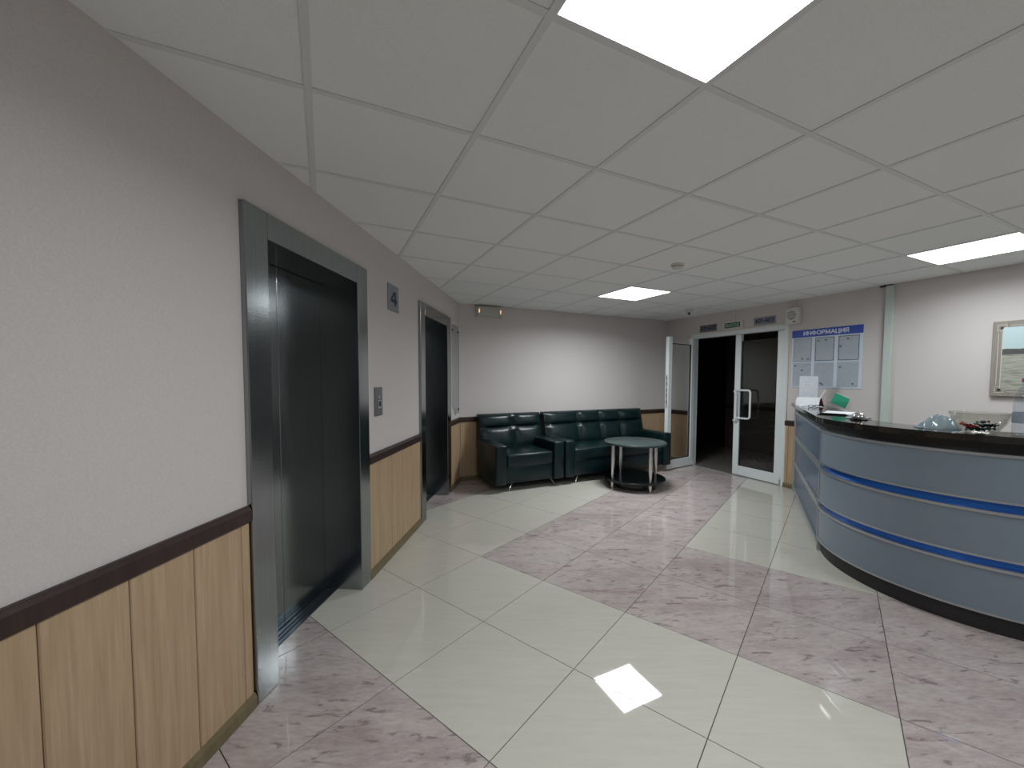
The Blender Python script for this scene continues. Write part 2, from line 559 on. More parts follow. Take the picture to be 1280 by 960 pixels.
def text_bm(body, x0, x1, z0, z1, y0, depth=0.0012, weight=0.20):
    """Raised block lettering in the x-z plane, fitted to a rectangle; front faces -y."""
    bm = bmesh.new()
    total = sum(GLYPHS[c][0] for c in body) + 0.20 * (len(body) - 1)
    h = z1 - z0
    sx = (x1 - x0) / total
    t = weight * h / 2
    pen = 0.0
    k = 0
    for c in body:
        adv, strokes = GLYPHS[c]
        for st in strokes:
            pts = [Vector((x0 + (pen + px) * sx, z0 + t + pz * (h - 2 * t))) for px, pz in st]
            for a, b in zip(pts, pts[1:]):
                d_ = b - a
                if d_.length < 1e-7: continue
                d_.normalize()
                nrm = Vector((-d_.y, d_.x))
                e_ = 0.75 * t if len(st) < 9 else 0.25 * t
                q = [a - d_ * e_ - nrm * t, b + d_ * e_ - nrm * t, b + d_ * e_ + nrm * t, a - d_ * e_ + nrm * t]
                vprism([(v.x, v.y) for v in q], y0 - depth - 0.00001 * (k % 7), y0, bm)
                k += 1
        pen += adv + 0.20
    return bm

def clip_poly(poly, a, b):
    """Keep the part of poly left of the directed line a->b."""
    out = []
    nx, ny = -(b[1] - a[1]), b[0] - a[0]
    d = [(p[0] - a[0]) * nx + (p[1] - a[1]) * ny for p in poly]
    for i, p in enumerate(poly):
        q = poly[(i + 1) % len(poly)]
        d0, d1 = d[i], d[(i + 1) % len(poly)]
        if d0 >= 0: out.append(p)
        if (d0 > 0 and d1 < 0) or (d0 < 0 and d1 > 0):
            t = d0 / (d0 - d1)
            out.append((p[0] + (q[0] - p[0]) * t, p[1] + (q[1] - p[1]) * t))
    return out

def clip_convex(poly, room):
    for i in range(len(room)):
        poly = clip_poly(poly, room[i], room[(i + 1) % len(room)])
        if len(poly) < 3: return []
    return poly

def area(poly):
    return 0.5 * sum(poly[i][0] * poly[(i + 1) % len(poly)][1] - poly[(i + 1) % len(poly)][0] * poly[i][1] for i in range(len(poly)))

# ------------------------------------------------------------------ the room
A_L = math.radians(59.1)                         # heading of the lift wall
UL = (math.cos(A_L), math.sin(A_L))
NL = (math.sin(A_L), -math.cos(A_L))             # from the lift wall into the room
P0 = (0.313, 3.0)
YF, XR = 5.17, 5.33                              # far wall, right wall
S_END = (YF - P0[1]) / UL[1]
S_BACK = -4.2
def LW(s, n=0.0): return (P0[0] + UL[0] * s + NL[0] * n, P0[1] + UL[1] * s + NL[1] * n)
RAIL0, RAIL1 = 0.80, 0.868
TOP = HC + 0.12
c_far, c_back = LW(S_END), LW(S_BACK)
ROOM = [c_back, (-0.6, -2.6), (XR, -2.6), (XR, YF), c_far]        # counter-clockwise
LWALL = (P0[0], P0[1], 0.0)                      # frame on the lift wall: x along it, -y into the room

def tiles_parent(name, bm, mat):
    o = obj(name, bm, mat)
    tag(o, kind='structure')
    return o

# floor
FS, FA, FX, FY = 0.6, -1.122043, 0.536756, 2.64605
FROOM = [LW(S_BACK, -0.15), (-0.6, -2.6), (XR, -2.6), (XR, YF), (LW((YF - P0[1] - 0.15 * math.cos(A_L)) / UL[1], -0.15)[0], YF)]
floor = tiles_parent('floor', prism(FROOM, -0.06, -0.0035), M['grout'])
ca, sa = math.cos(FA), math.sin(FA)
def is_mauve(p, q):
    if p >= 4 and q <= 0: return p < 6
    if q in (1, 2) and p >= 0: return True
    if p in (0, 1) and q >= 1: return True
    if p in (-4, -3): return True
    if q in (-3, -2): return True
    return False
full_tile = {}
G = 0.0020
for p in range(-14, 16):
    for q in range(-16, 16):
        cell = [(p * FS + G, q * FS + G), (p * FS + FS - G, q * FS + G), (p * FS + FS - G, q * FS + FS - G), (p * FS + G, q * FS + FS - G)]
        wpoly = [(FX + ca * a - sa * b, FY + sa * a + ca * b) for a, b in cell]
        cl = clip_convex(wpoly, FROOM)
        if not cl or area(cl) < 0.0008: continue
        key = 'mauve' if is_mauve(p, q) else 'cream'
        if abs(area(cl) - area(wpoly)) < 1e-7:
            if key not in full_tile:
                h = FS / 2 - G
                bm = prism([(-h, -h), (h, -h), (h, h), (-h, h)], -0.012, 0.0)
                full_tile[key] = mesh_from_bm(bm, 'floor_tile', M[key])
            o = bpy.data.objects.new('floor_tile', full_tile[key])
            a, b = (p + 0.5) * FS, (q + 0.5) * FS
            o.location = (FX + ca * a - sa * b, FY + sa * a + ca * b, 0)
            o.rotation_euler = (0, 0, FA)
            link(o, floor)
        else:
            obj('floor_tile', prism(cl, -0.012, 0.0), M[key], floor)

# ceiling: bars, tiles, light openings
GX, GY = -0.033739, 0.983197
ceiling = tiles_parent('ceiling', prism(ROOM, HC + 0.05, HC + 0.12), M['plenum'])
LIGHTS = [(1, -1), (5, 4), (7, 0), (5, -4)]
BW = 0.012
TZ = HC + 0.004
full_c = None
for i in range(-6, 14):
    for j in range(-9, 10):
        if (i, j) in LIGHTS: continue
        x0, y0 = GX + 0.6 * i, GY + 0.6 * j
        g = 0.003
        cell = [(x0 + g, y0 + g), (x0 + 0.6 - g, y0 + g), (x0 + 0.6 - g, y0 + 0.6 - g), (x0 + g, y0 + 0.6 - g)]
        cl = clip_convex(cell, ROOM)
        if not cl or area(cl) < 0.001: continue
        if abs(area(cl) - area(cell)) < 1e-7:
            if full_c is None:
                h = 0.3 - g
                full_c = mesh_from_bm(prism([(-h, -h), (h, -h), (h, h), (-h, h)], 0, 0.014), 'ceiling_tile', M['ceiling_tile'])
            o = bpy.data.objects.new('ceiling_tile', full_c)
            o.location = (x0 + 0.3, y0 + 0.3, TZ)
            link(o, ceiling)
        else:
            obj('ceiling_tile', prism(cl, TZ, TZ + 0.014), M['ceiling_tile'], ceiling)
for i in range(-6, 14):
    x = GX + 0.6 * i
    cl = clip_convex([(x - BW, -9), (x + BW, -9), (x + BW, 9), (x - BW, 9)], ROOM)
    if cl: obj('grid_bar', prism(cl, HC, TZ - 0.0003), M['ceiling_bar'], ceiling)
for j in range(-9, 10):
    y = GY + 0.6 * j
    cl = clip_convex([(-9, y - BW), (9, y - BW), (9, y + BW), (-9, y + BW)], ROOM)
    if cl: obj('grid_bar', prism(cl, HC + 0.0006, TZ - 0.0003), M['ceiling_bar'], ceiling)

# lift openings along the left wall (frame outer edges)
LIFTS = [(-1.195, -1.06, -0.26, -0.125), (0.94, 1.075, 1.885, 2.04)]
FT, OT = 2.12, 2.0                               # frame top, opening top
T = 0.32
wall_left = obj('wall_left', boxes([
    (S_BACK, LIFTS[0][0], 0, T, 0, TOP), (LIFTS[0][0], LIFTS[0][3], 0, T, FT, TOP), (LIFTS[0][3], LIFTS[1][0], 0, T, 0, TOP),
    (LIFTS[1][0], LIFTS[1][3], 0, T, FT, TOP), (LIFTS[1][3], S_END + 0.02, 0, T, 0, TOP)]), M['wallpaper'], loc=LWALL, rz=A_L)
tag(wall_left, kind='structure')
x1f = c_far[0]
wall_far = tag(obj('wall_far', box(x1f - 0.3, XR + 0.15, YF, YF + 0.2, 0, TOP), M['wallpaper']), kind='structure')
DY0, DY1, DT = 3.13, 4.625, 2.09                 # door opening in the right wall
wall_right = tag(obj('wall_right', boxes([
    (XR, XR + 0.15, -2.8, DY0, 0, TOP), (XR, XR + 0.15, DY1, YF, 0, TOP), (XR, XR + 0.15, DY0, DY1, DT, TOP)]), M['wallpaper']), kind='structure')
wall_back = tag(obj('wall_back', box(-0.8, XR, -2.8, -2.6, 0, TOP), M['wallpaper']), kind='structure')
d = Vector((-0.6 - c_back[0], -2.6 - c_back[1]))
L_ = d.length
wall_side = tag(obj('wall_side', box(0, L_, -0.2, 0, 0, TOP), M['wallpaper'], loc=(c_back[0], c_back[1], 0), rz=math.atan2(d.y, d.x)), kind='structure')

def planks(wall, frame_loc, rz, s0, s1, start, step=0.215):
    """Vertical boards below the dado rail, one object each, in the frame of a wall."""
    k0 = math.ceil((s0 - start) / step + 1e-6)
    edges = [s0] + [start + step * k for k in range(k0, k0 + 60) if start + step * k < s1 - 0.01] + [s1]
    for a, b in zip(edges, edges[1:]):
        if b - a < 0.012: continue
        bm = box(-(b - a) / 2 + 0.0012, (b - a) / 2 - 0.0012, -0.010, 0.0, 0.0, RAIL0 + 0.004 - 0.06)
        bmesh.ops.bevel(bm, geom=[e for e in bm.edges if abs(e.verts[0].co.x - e.verts[1].co.x) < 1e-6 and abs(e.verts[0].co.y + 0.010) < 1e-6 and abs(e.verts[1].co.y + 0.010) < 1e-6], offset=0.003, segments=1, affect='EDGES')
        o = obj('wood_plank', bm, M['wood'])
        # world placement baked through the wall's own frame
        o.parent = wall
        if wall is wall_left:
            o.location = ((a + b) / 2, 0, 0.06)
        else:
            c, s = math.cos(rz), math.sin(rz)
            o.location = (frame_loc[0] + c * (a + b) / 2, frame_loc[1] + s * (a + b) / 2, 0.06)
            o.rotation_euler = (0, 0, rz)

LSEG = [(S_BACK, LIFTS[0][0] - 0.003), (LIFTS[0][3] + 0.003, LIFTS[1][0] - 0.003), (LIFTS[1][3] + 0.003, S_END - 0.012)]
FARF = (0, YF, 0)
RF = (XR, 0, 0)                                  # right wall frame: local x = -y
for a, b in LSEG: planks(wall_left, LWALL, A_L, a, b, -1.242)
planks(wall_far, FARF, 0.0, x1f + 0.012, XR - 0.012, 1.70)
planks(wall_right, RF, -PI / 2, -(YF - 0.012), -(DY1 + 0.004), -5.0)
planks(wall_right, RF, -PI / 2, -(DY0 - 0.004), -2.2, -3.3)

def rail_profile():
    return [(0.0, RAIL0), (-0.016, RAIL0), (-0.022, RAIL0 + 0.008), (-0.022, RAIL1 - 0.016), (-0.014, RAIL1 - 0.006), (-0.012, RAIL1), (0.0, RAIL1)]
def skirt_profile():
    return [(0.0, 0.0), (-0.022, 0.0), (-0.022, 0.045), (-0.014, 0.062), (0.0, 0.066)]
n_trim = 0
def run(kind, a, b, loc, rz, nm):
    prof, m = (rail_profile(), M['rail']) if kind == 'rail' else (skirt_profile(), M['skirting'])
    o = obj(nm, xprism(prof, a, b), m, loc=loc, rz=rz)
    tag(o, kind='structure')
k = 0
for (a, b) in LSEG:
    k += 1; run('rail', a, b, LWALL, A_L, 'trim_%d' % k); run('skirt', a, b, LWALL, A_L, 'baseboard_left')
k += 1; run('rail', x1f + 0.012, XR, FARF, 0, 'trim_%d' % k); run('skirt', x1f + 0.012, XR, FARF, 0, 'baseboard_far')
for a, b in ((-(YF - 0.022), -(DY1 + 0.002)), (-(DY0 - 0.002), -2.2)):
    k += 1; run('rail', a, b, RF, -PI / 2, 'trim_%d' % k); run('skirt', a, b, RF, -PI / 2, 'baseboard_right')

# dark corridor beyond the glass door
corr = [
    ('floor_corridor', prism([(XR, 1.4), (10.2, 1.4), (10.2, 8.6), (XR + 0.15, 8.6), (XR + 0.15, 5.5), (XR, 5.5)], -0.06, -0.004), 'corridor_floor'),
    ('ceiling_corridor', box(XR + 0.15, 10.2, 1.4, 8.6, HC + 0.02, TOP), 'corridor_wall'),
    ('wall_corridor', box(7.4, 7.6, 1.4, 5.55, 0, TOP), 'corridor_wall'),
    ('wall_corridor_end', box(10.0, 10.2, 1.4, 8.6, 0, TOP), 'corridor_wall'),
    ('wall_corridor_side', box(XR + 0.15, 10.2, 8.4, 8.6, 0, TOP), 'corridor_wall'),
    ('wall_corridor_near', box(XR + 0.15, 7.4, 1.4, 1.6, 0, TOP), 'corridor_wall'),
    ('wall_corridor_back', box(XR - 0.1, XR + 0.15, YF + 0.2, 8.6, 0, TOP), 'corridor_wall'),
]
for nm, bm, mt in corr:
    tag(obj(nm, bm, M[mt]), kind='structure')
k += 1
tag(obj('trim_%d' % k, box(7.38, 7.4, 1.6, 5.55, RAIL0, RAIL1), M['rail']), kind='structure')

# ------------------------------------------------------------------ lifts
def make_lift(name, seg, label):
    o0, i0, i1, o1 = seg
    s = (o0 + o1) / 2
    cx, cy = LW(s)
    e = empty(name, (cx, cy, 0), A_L)
    tag(e, label, 'elevator', 'lift entrances in the left wall')
    a0, b0, b1, a1 = o0 - s + 0.001, i0 - s, i1 - s, o1 - s - 0.001
    FRONT, DOOR = -0.022, 0.235
    obj('jamb', box(a0, b0, FRONT, DOOR + 0.04, 0, FT - 0.001, 0.004, 2), M['steel'], e)
    obj('jamb', box(b1, a1, FRONT, DOOR + 0.04, 0, FT - 0.001, 0.004, 2), M['steel'], e)
    obj('header', box(b0 + 0.001, b1 - 0.001, FRONT + 0.001, DOOR + 0.04, OT, FT - 0.001, 0.004, 2), M['steel'], e)
    mid = (b0 + b1) / 2
    obj('door_panel', box(b0 + 0.001, mid - 0.0015, DOOR, DOOR + 0.03, 0.008, OT - 0.001, 0.002, 1), M['steel_door'], e)
    obj('door_panel', box(mid + 0.0015, b1 - 0.001, DOOR, DOOR + 0.03, 0.008, OT - 0.001, 0.002, 1), M['steel_door'], e)
    obj('shaft_back', box(b0, b1, DOOR + 0.032, DOOR + 0.04, 0, OT), M['gap'], e)
    si = obj('sill', box(b0 + 0.001, b1 - 0.001, 0.151, DOOR + 0.03, -0.03, 0.004), M['sill'], e)
    for yy in (0.175, 0.20):
        obj('sill_groove', box(b0 + 0.004, b1 - 0.004, yy, yy + 0.008, 0.0035, 0.0048), M['gap'], si)
    return e
make_lift('elevator', LIFTS[0], 'brushed steel lift entrance nearest the camera, left of the number 4 plaque')
make_lift('elevator', LIFTS[1], 'farther brushed steel lift entrance, near the dark green armchair')

# ------------------------------------------------------------------ ceiling lights
def ceiling_light(i, j, label, k=1.0):
    x, y = GX + 0.6 * i + 0.3, GY + 0.6 * j + 0.3
    e = empty('ceiling_light', (x, y, HC))
    tag(e, label, 'ceiling light', 'square light panels in the ceiling')
    h = 0.2955
    w = 0.010
    obj('frame', boxes([(-h, h, -h, -h + w, -0.001, 0.03), (-h, h, h - w, h, -0.001, 0.03), (-h, -h + w, -h + w, h - w, -0.001, 0.03), (h - w, h, -h + w, h - w, -0.001, 0.03)]), M['light_frame'], e)
    obj('diffuser', box(-h + w, h - w, -h + w, h - w, 0.001, 0.012), M['panel_light'], e)
    la = bpy.data.lights.new('lamp', 'AREA')
    la.shape = 'SQUARE'
    la.size = 2 * (h - w)
    la.energy = LAMP_WATTS * k
    la.color = LAMP_COLOR
    la.spread = LAMP_SPREAD
    lo = bpy.data.objects.new('lamp', la)
    lo.location = (0, 0, 0.0005)
    link(lo, e)
ceiling_light(1, -1, 'largest glowing square light panel, at the top edge of the picture')
ceiling_light(5, 4, 'small glowing light panel in the ceiling before the sofa wall', 1.9)
ceiling_light(7, 0, 'glowing light panel in the ceiling above the reception desk', 0.72)

ceiling_light(5, -4, 'added fill light panel in the ceiling behind the viewer, on the desk side')  # unseen panel, added to brighten the ceiling

# ------------------------------------------------------------------ things on the left wall
def on_left(name, s, z=0.0):
    x, y = LW(s)
    return empty(name, (x, y, z), A_L)

e = on_left('floor_number_plaque', 0.35, 1.92)
tag(e, 'grey plaque with a dark blue number 4 between the lifts', 'sign')
obj('plate', box(-0.105, 0.105, -0.006, 0, 0, 0.205, 0.001, 1), M['plaque'], e)
nb = vprism([(0.018, 0.045), (0.046, 0.045), (0.046, 0.155), (0.018, 0.155)], -0.0075, -0.006)
vprism([(-0.055, 0.070), (0.018, 0.070), (0.018, 0.094), (-0.055, 0.094)], -0.0075, -0.006, nb)
vprism([(0.046, 0.070), (0.064, 0.070), (0.064, 0.094), (0.046, 0.094)], -0.0075, -0.006, nb)
vprism([(-0.055, 0.094), (-0.026, 0.094), (0.018, 0.132), (0.018, 0.155), (0.008, 0.155)], -0.0075, -0.006, nb)
obj('numeral', nb, M['navy'], e)

e = on_left('call_panel', 0.055, 1.125)
tag(e, 'small grey lift call button panel on the wall beside the nearer lift', 'call panel')
obj('plate', box(-0.06, 0.06, -0.010, 0, 0, 0.205, 0.002, 1), M['plaque_dark'], e)
bt = obj('button', box(-0.026, 0.034, -0.015, -0.010, 0.052, 0.112, 0.003, 2), M['alu'], e)
obj('button_face', box(-0.014, 0.022, -0.0165, -0.015, 0.068, 0.104, 0.001, 1), M['dark'], bt)
obj('indicator', box(-0.003, 0.012, -0.012, -0.010, 0.122, 0.146), M['alu'], e)

e = on_left('acrylic_board', 2.305, 0.935)
tag(e, 'clear acrylic board screwed to the wall between the farther lift and the corner', 'acrylic board')
pb = bmesh.new()
W_, H_ = 0.19, 1.125
nseg = 12
rows = []
for i in range(nseg + 1):
    z = H_ * i / nseg
    curl = 0.05 * max(0, 1 - z / 0.13) ** 2
    rows.append([(-W_, -0.012 - curl, z), (-W_ * 0.4, -0.012, z), (W_, -0.012, z)])
for thick in (0,):
    f = [[pb.verts.new(p) for p in r] for r in rows]
    g = [[pb.verts.new((p[0], p[1] + 0.004, p[2])) for p in r] for r in rows]
    for i in range(nseg):
        for k2 in range(2):
            pb.faces.new((f[i][k2], f[i][k2 + 1], f[i + 1][k2 + 1], f[i + 1][k2]))
            pb.faces.new((g[i][k2], g[i + 1][k2], g[i + 1][k2 + 1], g[i][k2 + 1]))
        pb.faces.new((f[i][0], f[i + 1][0], g[i + 1][0], g[i][0]))
        pb.faces.new((f[i][2], g[i][2], g[i + 1][2], f[i + 1][2]))
    for r in (0, nseg):
        for k2 in range(2):
            pb.faces.new((f[r][k2], g[r][k2], g[r][k2 + 1], f[r][k2 + 1]))
obj('sheet', pb, M['clear'], e)
obj('edge_strip', box(W_, W_ + 0.007, -0.014, 0, 0, H_), M['pvc'], e)
obj('edge_strip', box(-W_ - 0.006, -W_, -0.010, 0, 0.13, H_), M['pvc_trim'], e)
for x, z in ((0.15, 0.05), (0.15, H_ - 0.07), (-0.15, H_ - 0.07)):
    obj('screw', vprism([(x + 0.011 * math.cos(t * PI / 5), z + 0.011 * math.sin(t * PI / 5)) for t in range(10)], -0.019, 0.0), M['screw'], e)

# ------------------------------------------------------------------ far wall: emergency lamp
e = empty('emergency_light', (2.03, YF, 2.215))
tag(e, 'boxy milky emergency light fixed at the top of the wall above the armchair', 'emergency light')
obj('housing', box(-0.185, 0.185, -0.03, 0, 0, 0.15, 0.004, 2), M['offwhite'], e)
obj('cover', box(-0.18, 0.18, -0.075, -0.03, 0.005, 0.145, 0.012, 3), M['diffuser'], e)
for x in (-0.155, 0.155):
    obj('lamp', box(x - 0.008, x + 0.008, -0.077, -0.07, 0.055, 0.105, 0.003, 2), M['amber'], e)

# ------------------------------------------------------------------ armchair and sofa
def tufted_back(xe, ze, y_low, y_top, y_rear, bulge, npc=9):
    """Upholstered back: cells between the seam positions xe, ze swell forward; solid behind."""
    bm = bmesh.new()
    xs, zs = [], []
    for lst, e_ in ((xs, xe), (zs, ze)):
        for a, b in zip(e_, e_[1:]):
            for t in range(npc): lst.append((a + (b - a) * t / npc, t / npc))
        lst.append((e_[-1], 1.0))
    z0, z1 = ze[0], ze[-1]
    grid = []
    cross = [(x, z) for x in xe[1:-1] for z in ze[1:-1]]
    for z, tz in zs:
        row = []
        for x, tx in xs:
            u = 1 - abs(2 * tx - 1) ** 3.2
            v = 1 - abs(2 * tz - 1) ** 3.2
            y = y_low + (y_top - y_low) * (z - z0) / (z1 - z0)
            y -= bulge * (u * v) ** 0.6
            for cx, cz in cross:
                d2 = (x - cx) ** 2 + (z - cz) ** 2
                y += 0.012 * math.exp(-d2 / 0.0016)
            row.append(bm.verts.new((x, y, z)))
        grid.append(row)
    for i in range(len(zs) - 1):
        for j in range(len(xs) - 1):
            bm.faces.new((grid[i][j], grid[i][j + 1], grid[i + 1][j + 1], grid[i + 1][j]))
    rear = [[bm.verts.new((x, y_rear, z)) for x, _ in xs] for z, _ in (zs[0], zs[-1])]
    n = len(xs)
    for j in range(n - 1):
        bm.faces.new((grid[0][j + 1], grid[0][j], rear[0][j], rear[0][j + 1]))
        bm.faces.new((grid[-1][j], grid[-1][j + 1], rear[1][j + 1], rear[1][j]))
        bm.faces.new((rear[0][j], rear[1][j], rear[1][j + 1], rear[0][j + 1]))
    bm.faces.new([g[0] for g in grid] + [rear[1][0], rear[0][0]])
    bm.faces.new([g[-1] for g in grid][::-1] + [rear[0][-1], rear[1][-1]])
    return bm

def chrome_foot(x, y, dx, dy):
    path = [(x - dx * 0.075, y - dy * 0.075, 0.105), (x - dx * 0.05, y - dy * 0.05, 0.085), (x - dx * 0.018, y - dy * 0.018, 0.05), (x, y, 0.012), (x, y, 0.0)]
    return tube(path, [0.022, 0.020, 0.015, 0.010, 0.013], 10, None, 0.55)

def make_seat(name, x0, x1, xe, label, cat):
    e = empty(name, ((x0 + x1) / 2, 4.76, 0))
    tag(e, label, cat)
    cx, cy = (x0 + x1) / 2, 4.76
    a, b = x0 - cx, x1 - cx
    yf, yr = 4.37 - cy, 5.135 - cy
    AW = 0.15
    for p, q in ((a, a + AW), (b - AW, b)):
        obj('armrest', box(p, q, yf, yr - 0.10, 0.10, 0.585, 0.022, 3), M['leather'], e, 40)
    obj('base', box(a + AW - 0.01, b - AW + 0.01, yf + 0.035, yr - 0.02, 0.105, 0.305, 0.015, 2), M['leather'], e, 40)
    n_seat = 1 if x1 - x0 < 1.2 else 1
    w = (b - a - 2 * AW) / n_seat
    for i in range(n_seat):
        obj('seat_cushion', box(a + AW + w * i + 0.004, a + AW + w * (i + 1) - 0.004, yf + 0.018, yr - 0.2, 0.30, 0.468, 0.030, 4), M['leather'], e, 40)
    bk = tufted_back([x - cx for x in xe], [0.44, 0.735, 0.905], 4.93 - cy, 5.035 - cy, yr, 0.045)
    bo = obj('backrest', bk, M['leather'], e, 50)
    for sx in xe[1:-1]:
        obj('button', lathe([(0.0, 0.006), (0.007, 0.004), (0.010, 0.0), (0.0, -0.004)], 12), M['leather'], bo)
        btn = bo.children[-1]
        zc = 0.735
        btn.location = (sx - cx, 4.93 - cy + 0.105 * (zc - 0.44) / 0.465 + 0.003, zc)
        btn.rotation_euler = (math.radians(78), 0, 0)
    for sx, s in ((a + 0.21, -1), (b - 0.10, 1)):
        obj('foot', chrome_foot(sx, yf + 0.085, s * 0.8, -0.6), M['chrome'], e, 50)
    for sx, s in ((a + 0.14, -1), (b - 0.14, 1)):
        obj('foot', chrome_foot(sx, yr - 0.10, s * 0.7, 0.5), M['chrome'], e, 50)
    return e
make_seat('armchair', 1.815, 2.775, [1.845, 2.335, 2.765], 'dark green leather armchair with low arms next to the wall corner', 'armchair')
make_seat('sofa', 2.795, 4.66, [2.83, 3.39, 3.80, 4.19, 4.65], 'long dark green leather sofa with a button tufted back', 'sofa')

# ------------------------------------------------------------------ coffee table
TX, TY = 3.60, 3.985
e = empty('coffee_table', (TX, TY, 0), math.radians(-52))
tag(e, 'round two-tier dark coffee table on four satin metal legs before the sofa', 'table')
obj('table_top', lathe([(0, 0.560), (0.384, 0.560), (0.390, 0.566), (0.390, 0.582), (0.384, 0.587), (0, 0.587)], 56), M['table_glass'], e, 40)
obj('shelf', lathe([(0, 0.098), (0.380, 0.098), (0.386, 0.104), (0.386, 0.120), (0.380, 0.126), (0, 0.126)], 56), M['black_gloss'], e, 40)
obj('core', lathe([(0, 0.02), (0.26, 0.02), (0.26, 0.098), (0, 0.098)], 40), M['black_gloss'], e, 40)
for sx in (-1, 1):
    for sy in (-1, 1):
        obj('leg', lathe([(0, 0), (0.017, 0), (0.021, 0.10), (0.014, 0.127), (0.020, 0.19), (0.026, 0.36), (0.023, 0.559), (0, 0.559)], 18, (sx * 0.23, sy * 0.23)), M['satin'], e, 40)

# ------------------------------------------------------------------ glass door
def door_leaf(name, label, length, loc, rz, hinge_at, with_handle):
    """Leaf in its own frame: local x along it from the hinge, y through it."""
    e = empty(name, loc, rz)
    tag(e, label, 'door', kind='structure')
    th = 0.028
    sw, tr, br = 0.085, 0.095, 0.135
    z0, z1 = 0.012, 2.025
    obj('stile', box(0, sw, -th, th, z0, z1, 0.004, 2), M['pvc'], e)
    obj('stile', box(length - sw, length, -th, th, z0, z1, 0.004, 2), M['pvc'], e)
    obj('top_rail', box(sw, length - sw, -th + 0.001, th - 0.001, z1 - tr, z1 - 0.001, 0.003, 1), M['pvc'], e)
    obj('bottom_rail', box(sw, length - sw, -th + 0.001, th - 0.001, z0 + 0.001, z0 + br, 0.003, 1), M['pvc'], e)
    pn = obj('glass_pane', box(sw + 0.001, length - sw - 0.001, -0.006, 0.006, z0 + br + 0.001, z1 - tr - 0.001), M['pane'], e)
    g = 0.010
    for bx in ((sw, sw + g, z0 + br, z1 - tr), (length - sw - g, length - sw, z0 + br, z1 - tr), (sw + g, length - sw - g, z0 + br, z0 + br + g), (sw + g, length - sw - g, z1 - tr - g, z1 - tr)):
        obj('gasket', box(bx[0], bx[1], -0.012, 0.012, bx[2], bx[3]), M['rubber'], pn)
    for hz in (0.16, 1.38, 1.82):
        obj('hinge', lathe([(0, 0), (0.011, 0), (0.011, 0.085), (0, 0.085)], 12, (-0.004, hinge_at * (th + 0.010))), M['pvc'], e, 40)
        e.children[-1].location.z = hz
    return e, th, length

# frame
e = empty('door_1', (XR, (DY0 + DY1) / 2, 0), -PI / 2)
tag(e, 'white door frame set in the right wall', 'door frame', kind='structure')
hw = (DY1 - DY0) / 2
fw = 0.045
obj('jamb', box(-hw + 0.001, -hw + fw, -0.010, 0.10, 0, DT - 0.001, 0.003, 1), M['pvc'], e)
obj('jamb', box(hw - fw, hw - 0.001, -0.010, 0.10, 0, DT - 0.001, 0.003, 1), M['pvc'], e)
obj('head', box(-hw + fw, hw - fw, -0.010, 0.10, 2.03, DT - 0.001, 0.003, 1), M['pvc'], e)
obj('architrave', box(-hw - 0.012, hw + 0.012, -0.014, -0.0005, DT - 0.004, DT + 0.016, 0.003, 1), M['pvc_trim'], e)
obj('architrave', box(-hw - 0.014, -hw + 0.004, -0.014, -0.0005, 0.07, DT - 0.004, 0.003, 1), M['pvc_trim'], e)
obj('architrave', box(hw - 0.004, hw + 0.014, -0.014, -0.0005, 0.07, DT - 0.004, 0.003, 1), M['pvc_trim'], e)
obj('threshold', box(-hw + fw, hw - fw, 0.0, 0.06, -0.003, 0.007), M['alu'], e)

leaf_len = 0.683
hx, hy = XR - 0.018, DY1 - fw - 0.012
ex, ey = 4.655, 4.475
door2, th, _ = door_leaf('door_2', 'white glazed door leaf standing open beside the sofa', 0.675, (hx, hy, 0), math.atan2(ey - hy, ex - hx), 1, False)
obj('lock_strip', box(0.6745, 0.677, -0.012, 0.012, 0.95, 1.45), M['alu'], door2)
for z in (1.02, 1.12, 1.20, 1.30, 1.38):
    obj('latch_slot', box(0.6765, 0.678, -0.006, 0.006, z, z + 0.045), M['dark'], door2)
door3, th, _ = door_leaf('door_3', 'closed white glazed door leaf with a white bow handle', leaf_len, (XR + 0.030, DY0 + fw + 0.003, 0), PI / 2, 1, True)
# lock plate and bow handles on the closing stile (local -x of the leaf is the hinge; +y of the leaf faces the lobby)
xs_ = leaf_len - 0.042
lp = obj('lock_plate', box(xs_ - 0.020, xs_ + 0.020, th, th + 0.012, 0.86, 1.20, 0.006, 3), M['pvc'], door3)
obj('keyhole', box(xs_ - 0.004, xs_ + 0.004, th + 0.012, th + 0.014, 0.985, 1.02), M['dark'], lp)
def bow(x_a, x_b, z_a, z_b, y_a, y_b, r):
    pts = [(x_a, y_a, z_a), (x_a, y_b - 0.012, z_a), (x_a + (x_b - x_a) * 0.12, y_b, z_a)]
    rr = 0.035
    for t in range(0, 5):
        an = t / 4 * PI / 2
        pts.append((x_b + math.copysign(rr, x_a - x_b) * (1 - math.sin(an)), y_b, z_a + rr * (1 - math.cos(an))))
    for t in range(0, 5):
        an = t / 4 * PI / 2
        pts.append((x_b + math.copysign(rr, x_a - x_b) * (1 - math.cos(an)), y_b, z_b - rr * (1 - math.sin(an))))
    pts += [(x_a + (x_b - x_a) * 0.12, y_b, z_b), (x_a, y_b - 0.012, z_b), (x_a, y_a, z_b)]
    return tube(pts, r, 12, up=(0.3, 1, 0.2))
obj('handle', bow(leaf_len - 0.08, leaf_len - 0.285, 0.84, 1.235, th, th + 0.06, 0.013), M['pvc'], door3, 50)
obj('handle', bow(leaf_len - 0.03, leaf_len - 0.065, 0.80, 1.215, th, th + 0.05, 0.010), M['pvc'], door3, 50)

# ------------------------------------------------------------------ things on the right wall
def on_right(name, y, z=0.0):
    return empty(name, (XR, y, z), -PI / 2)

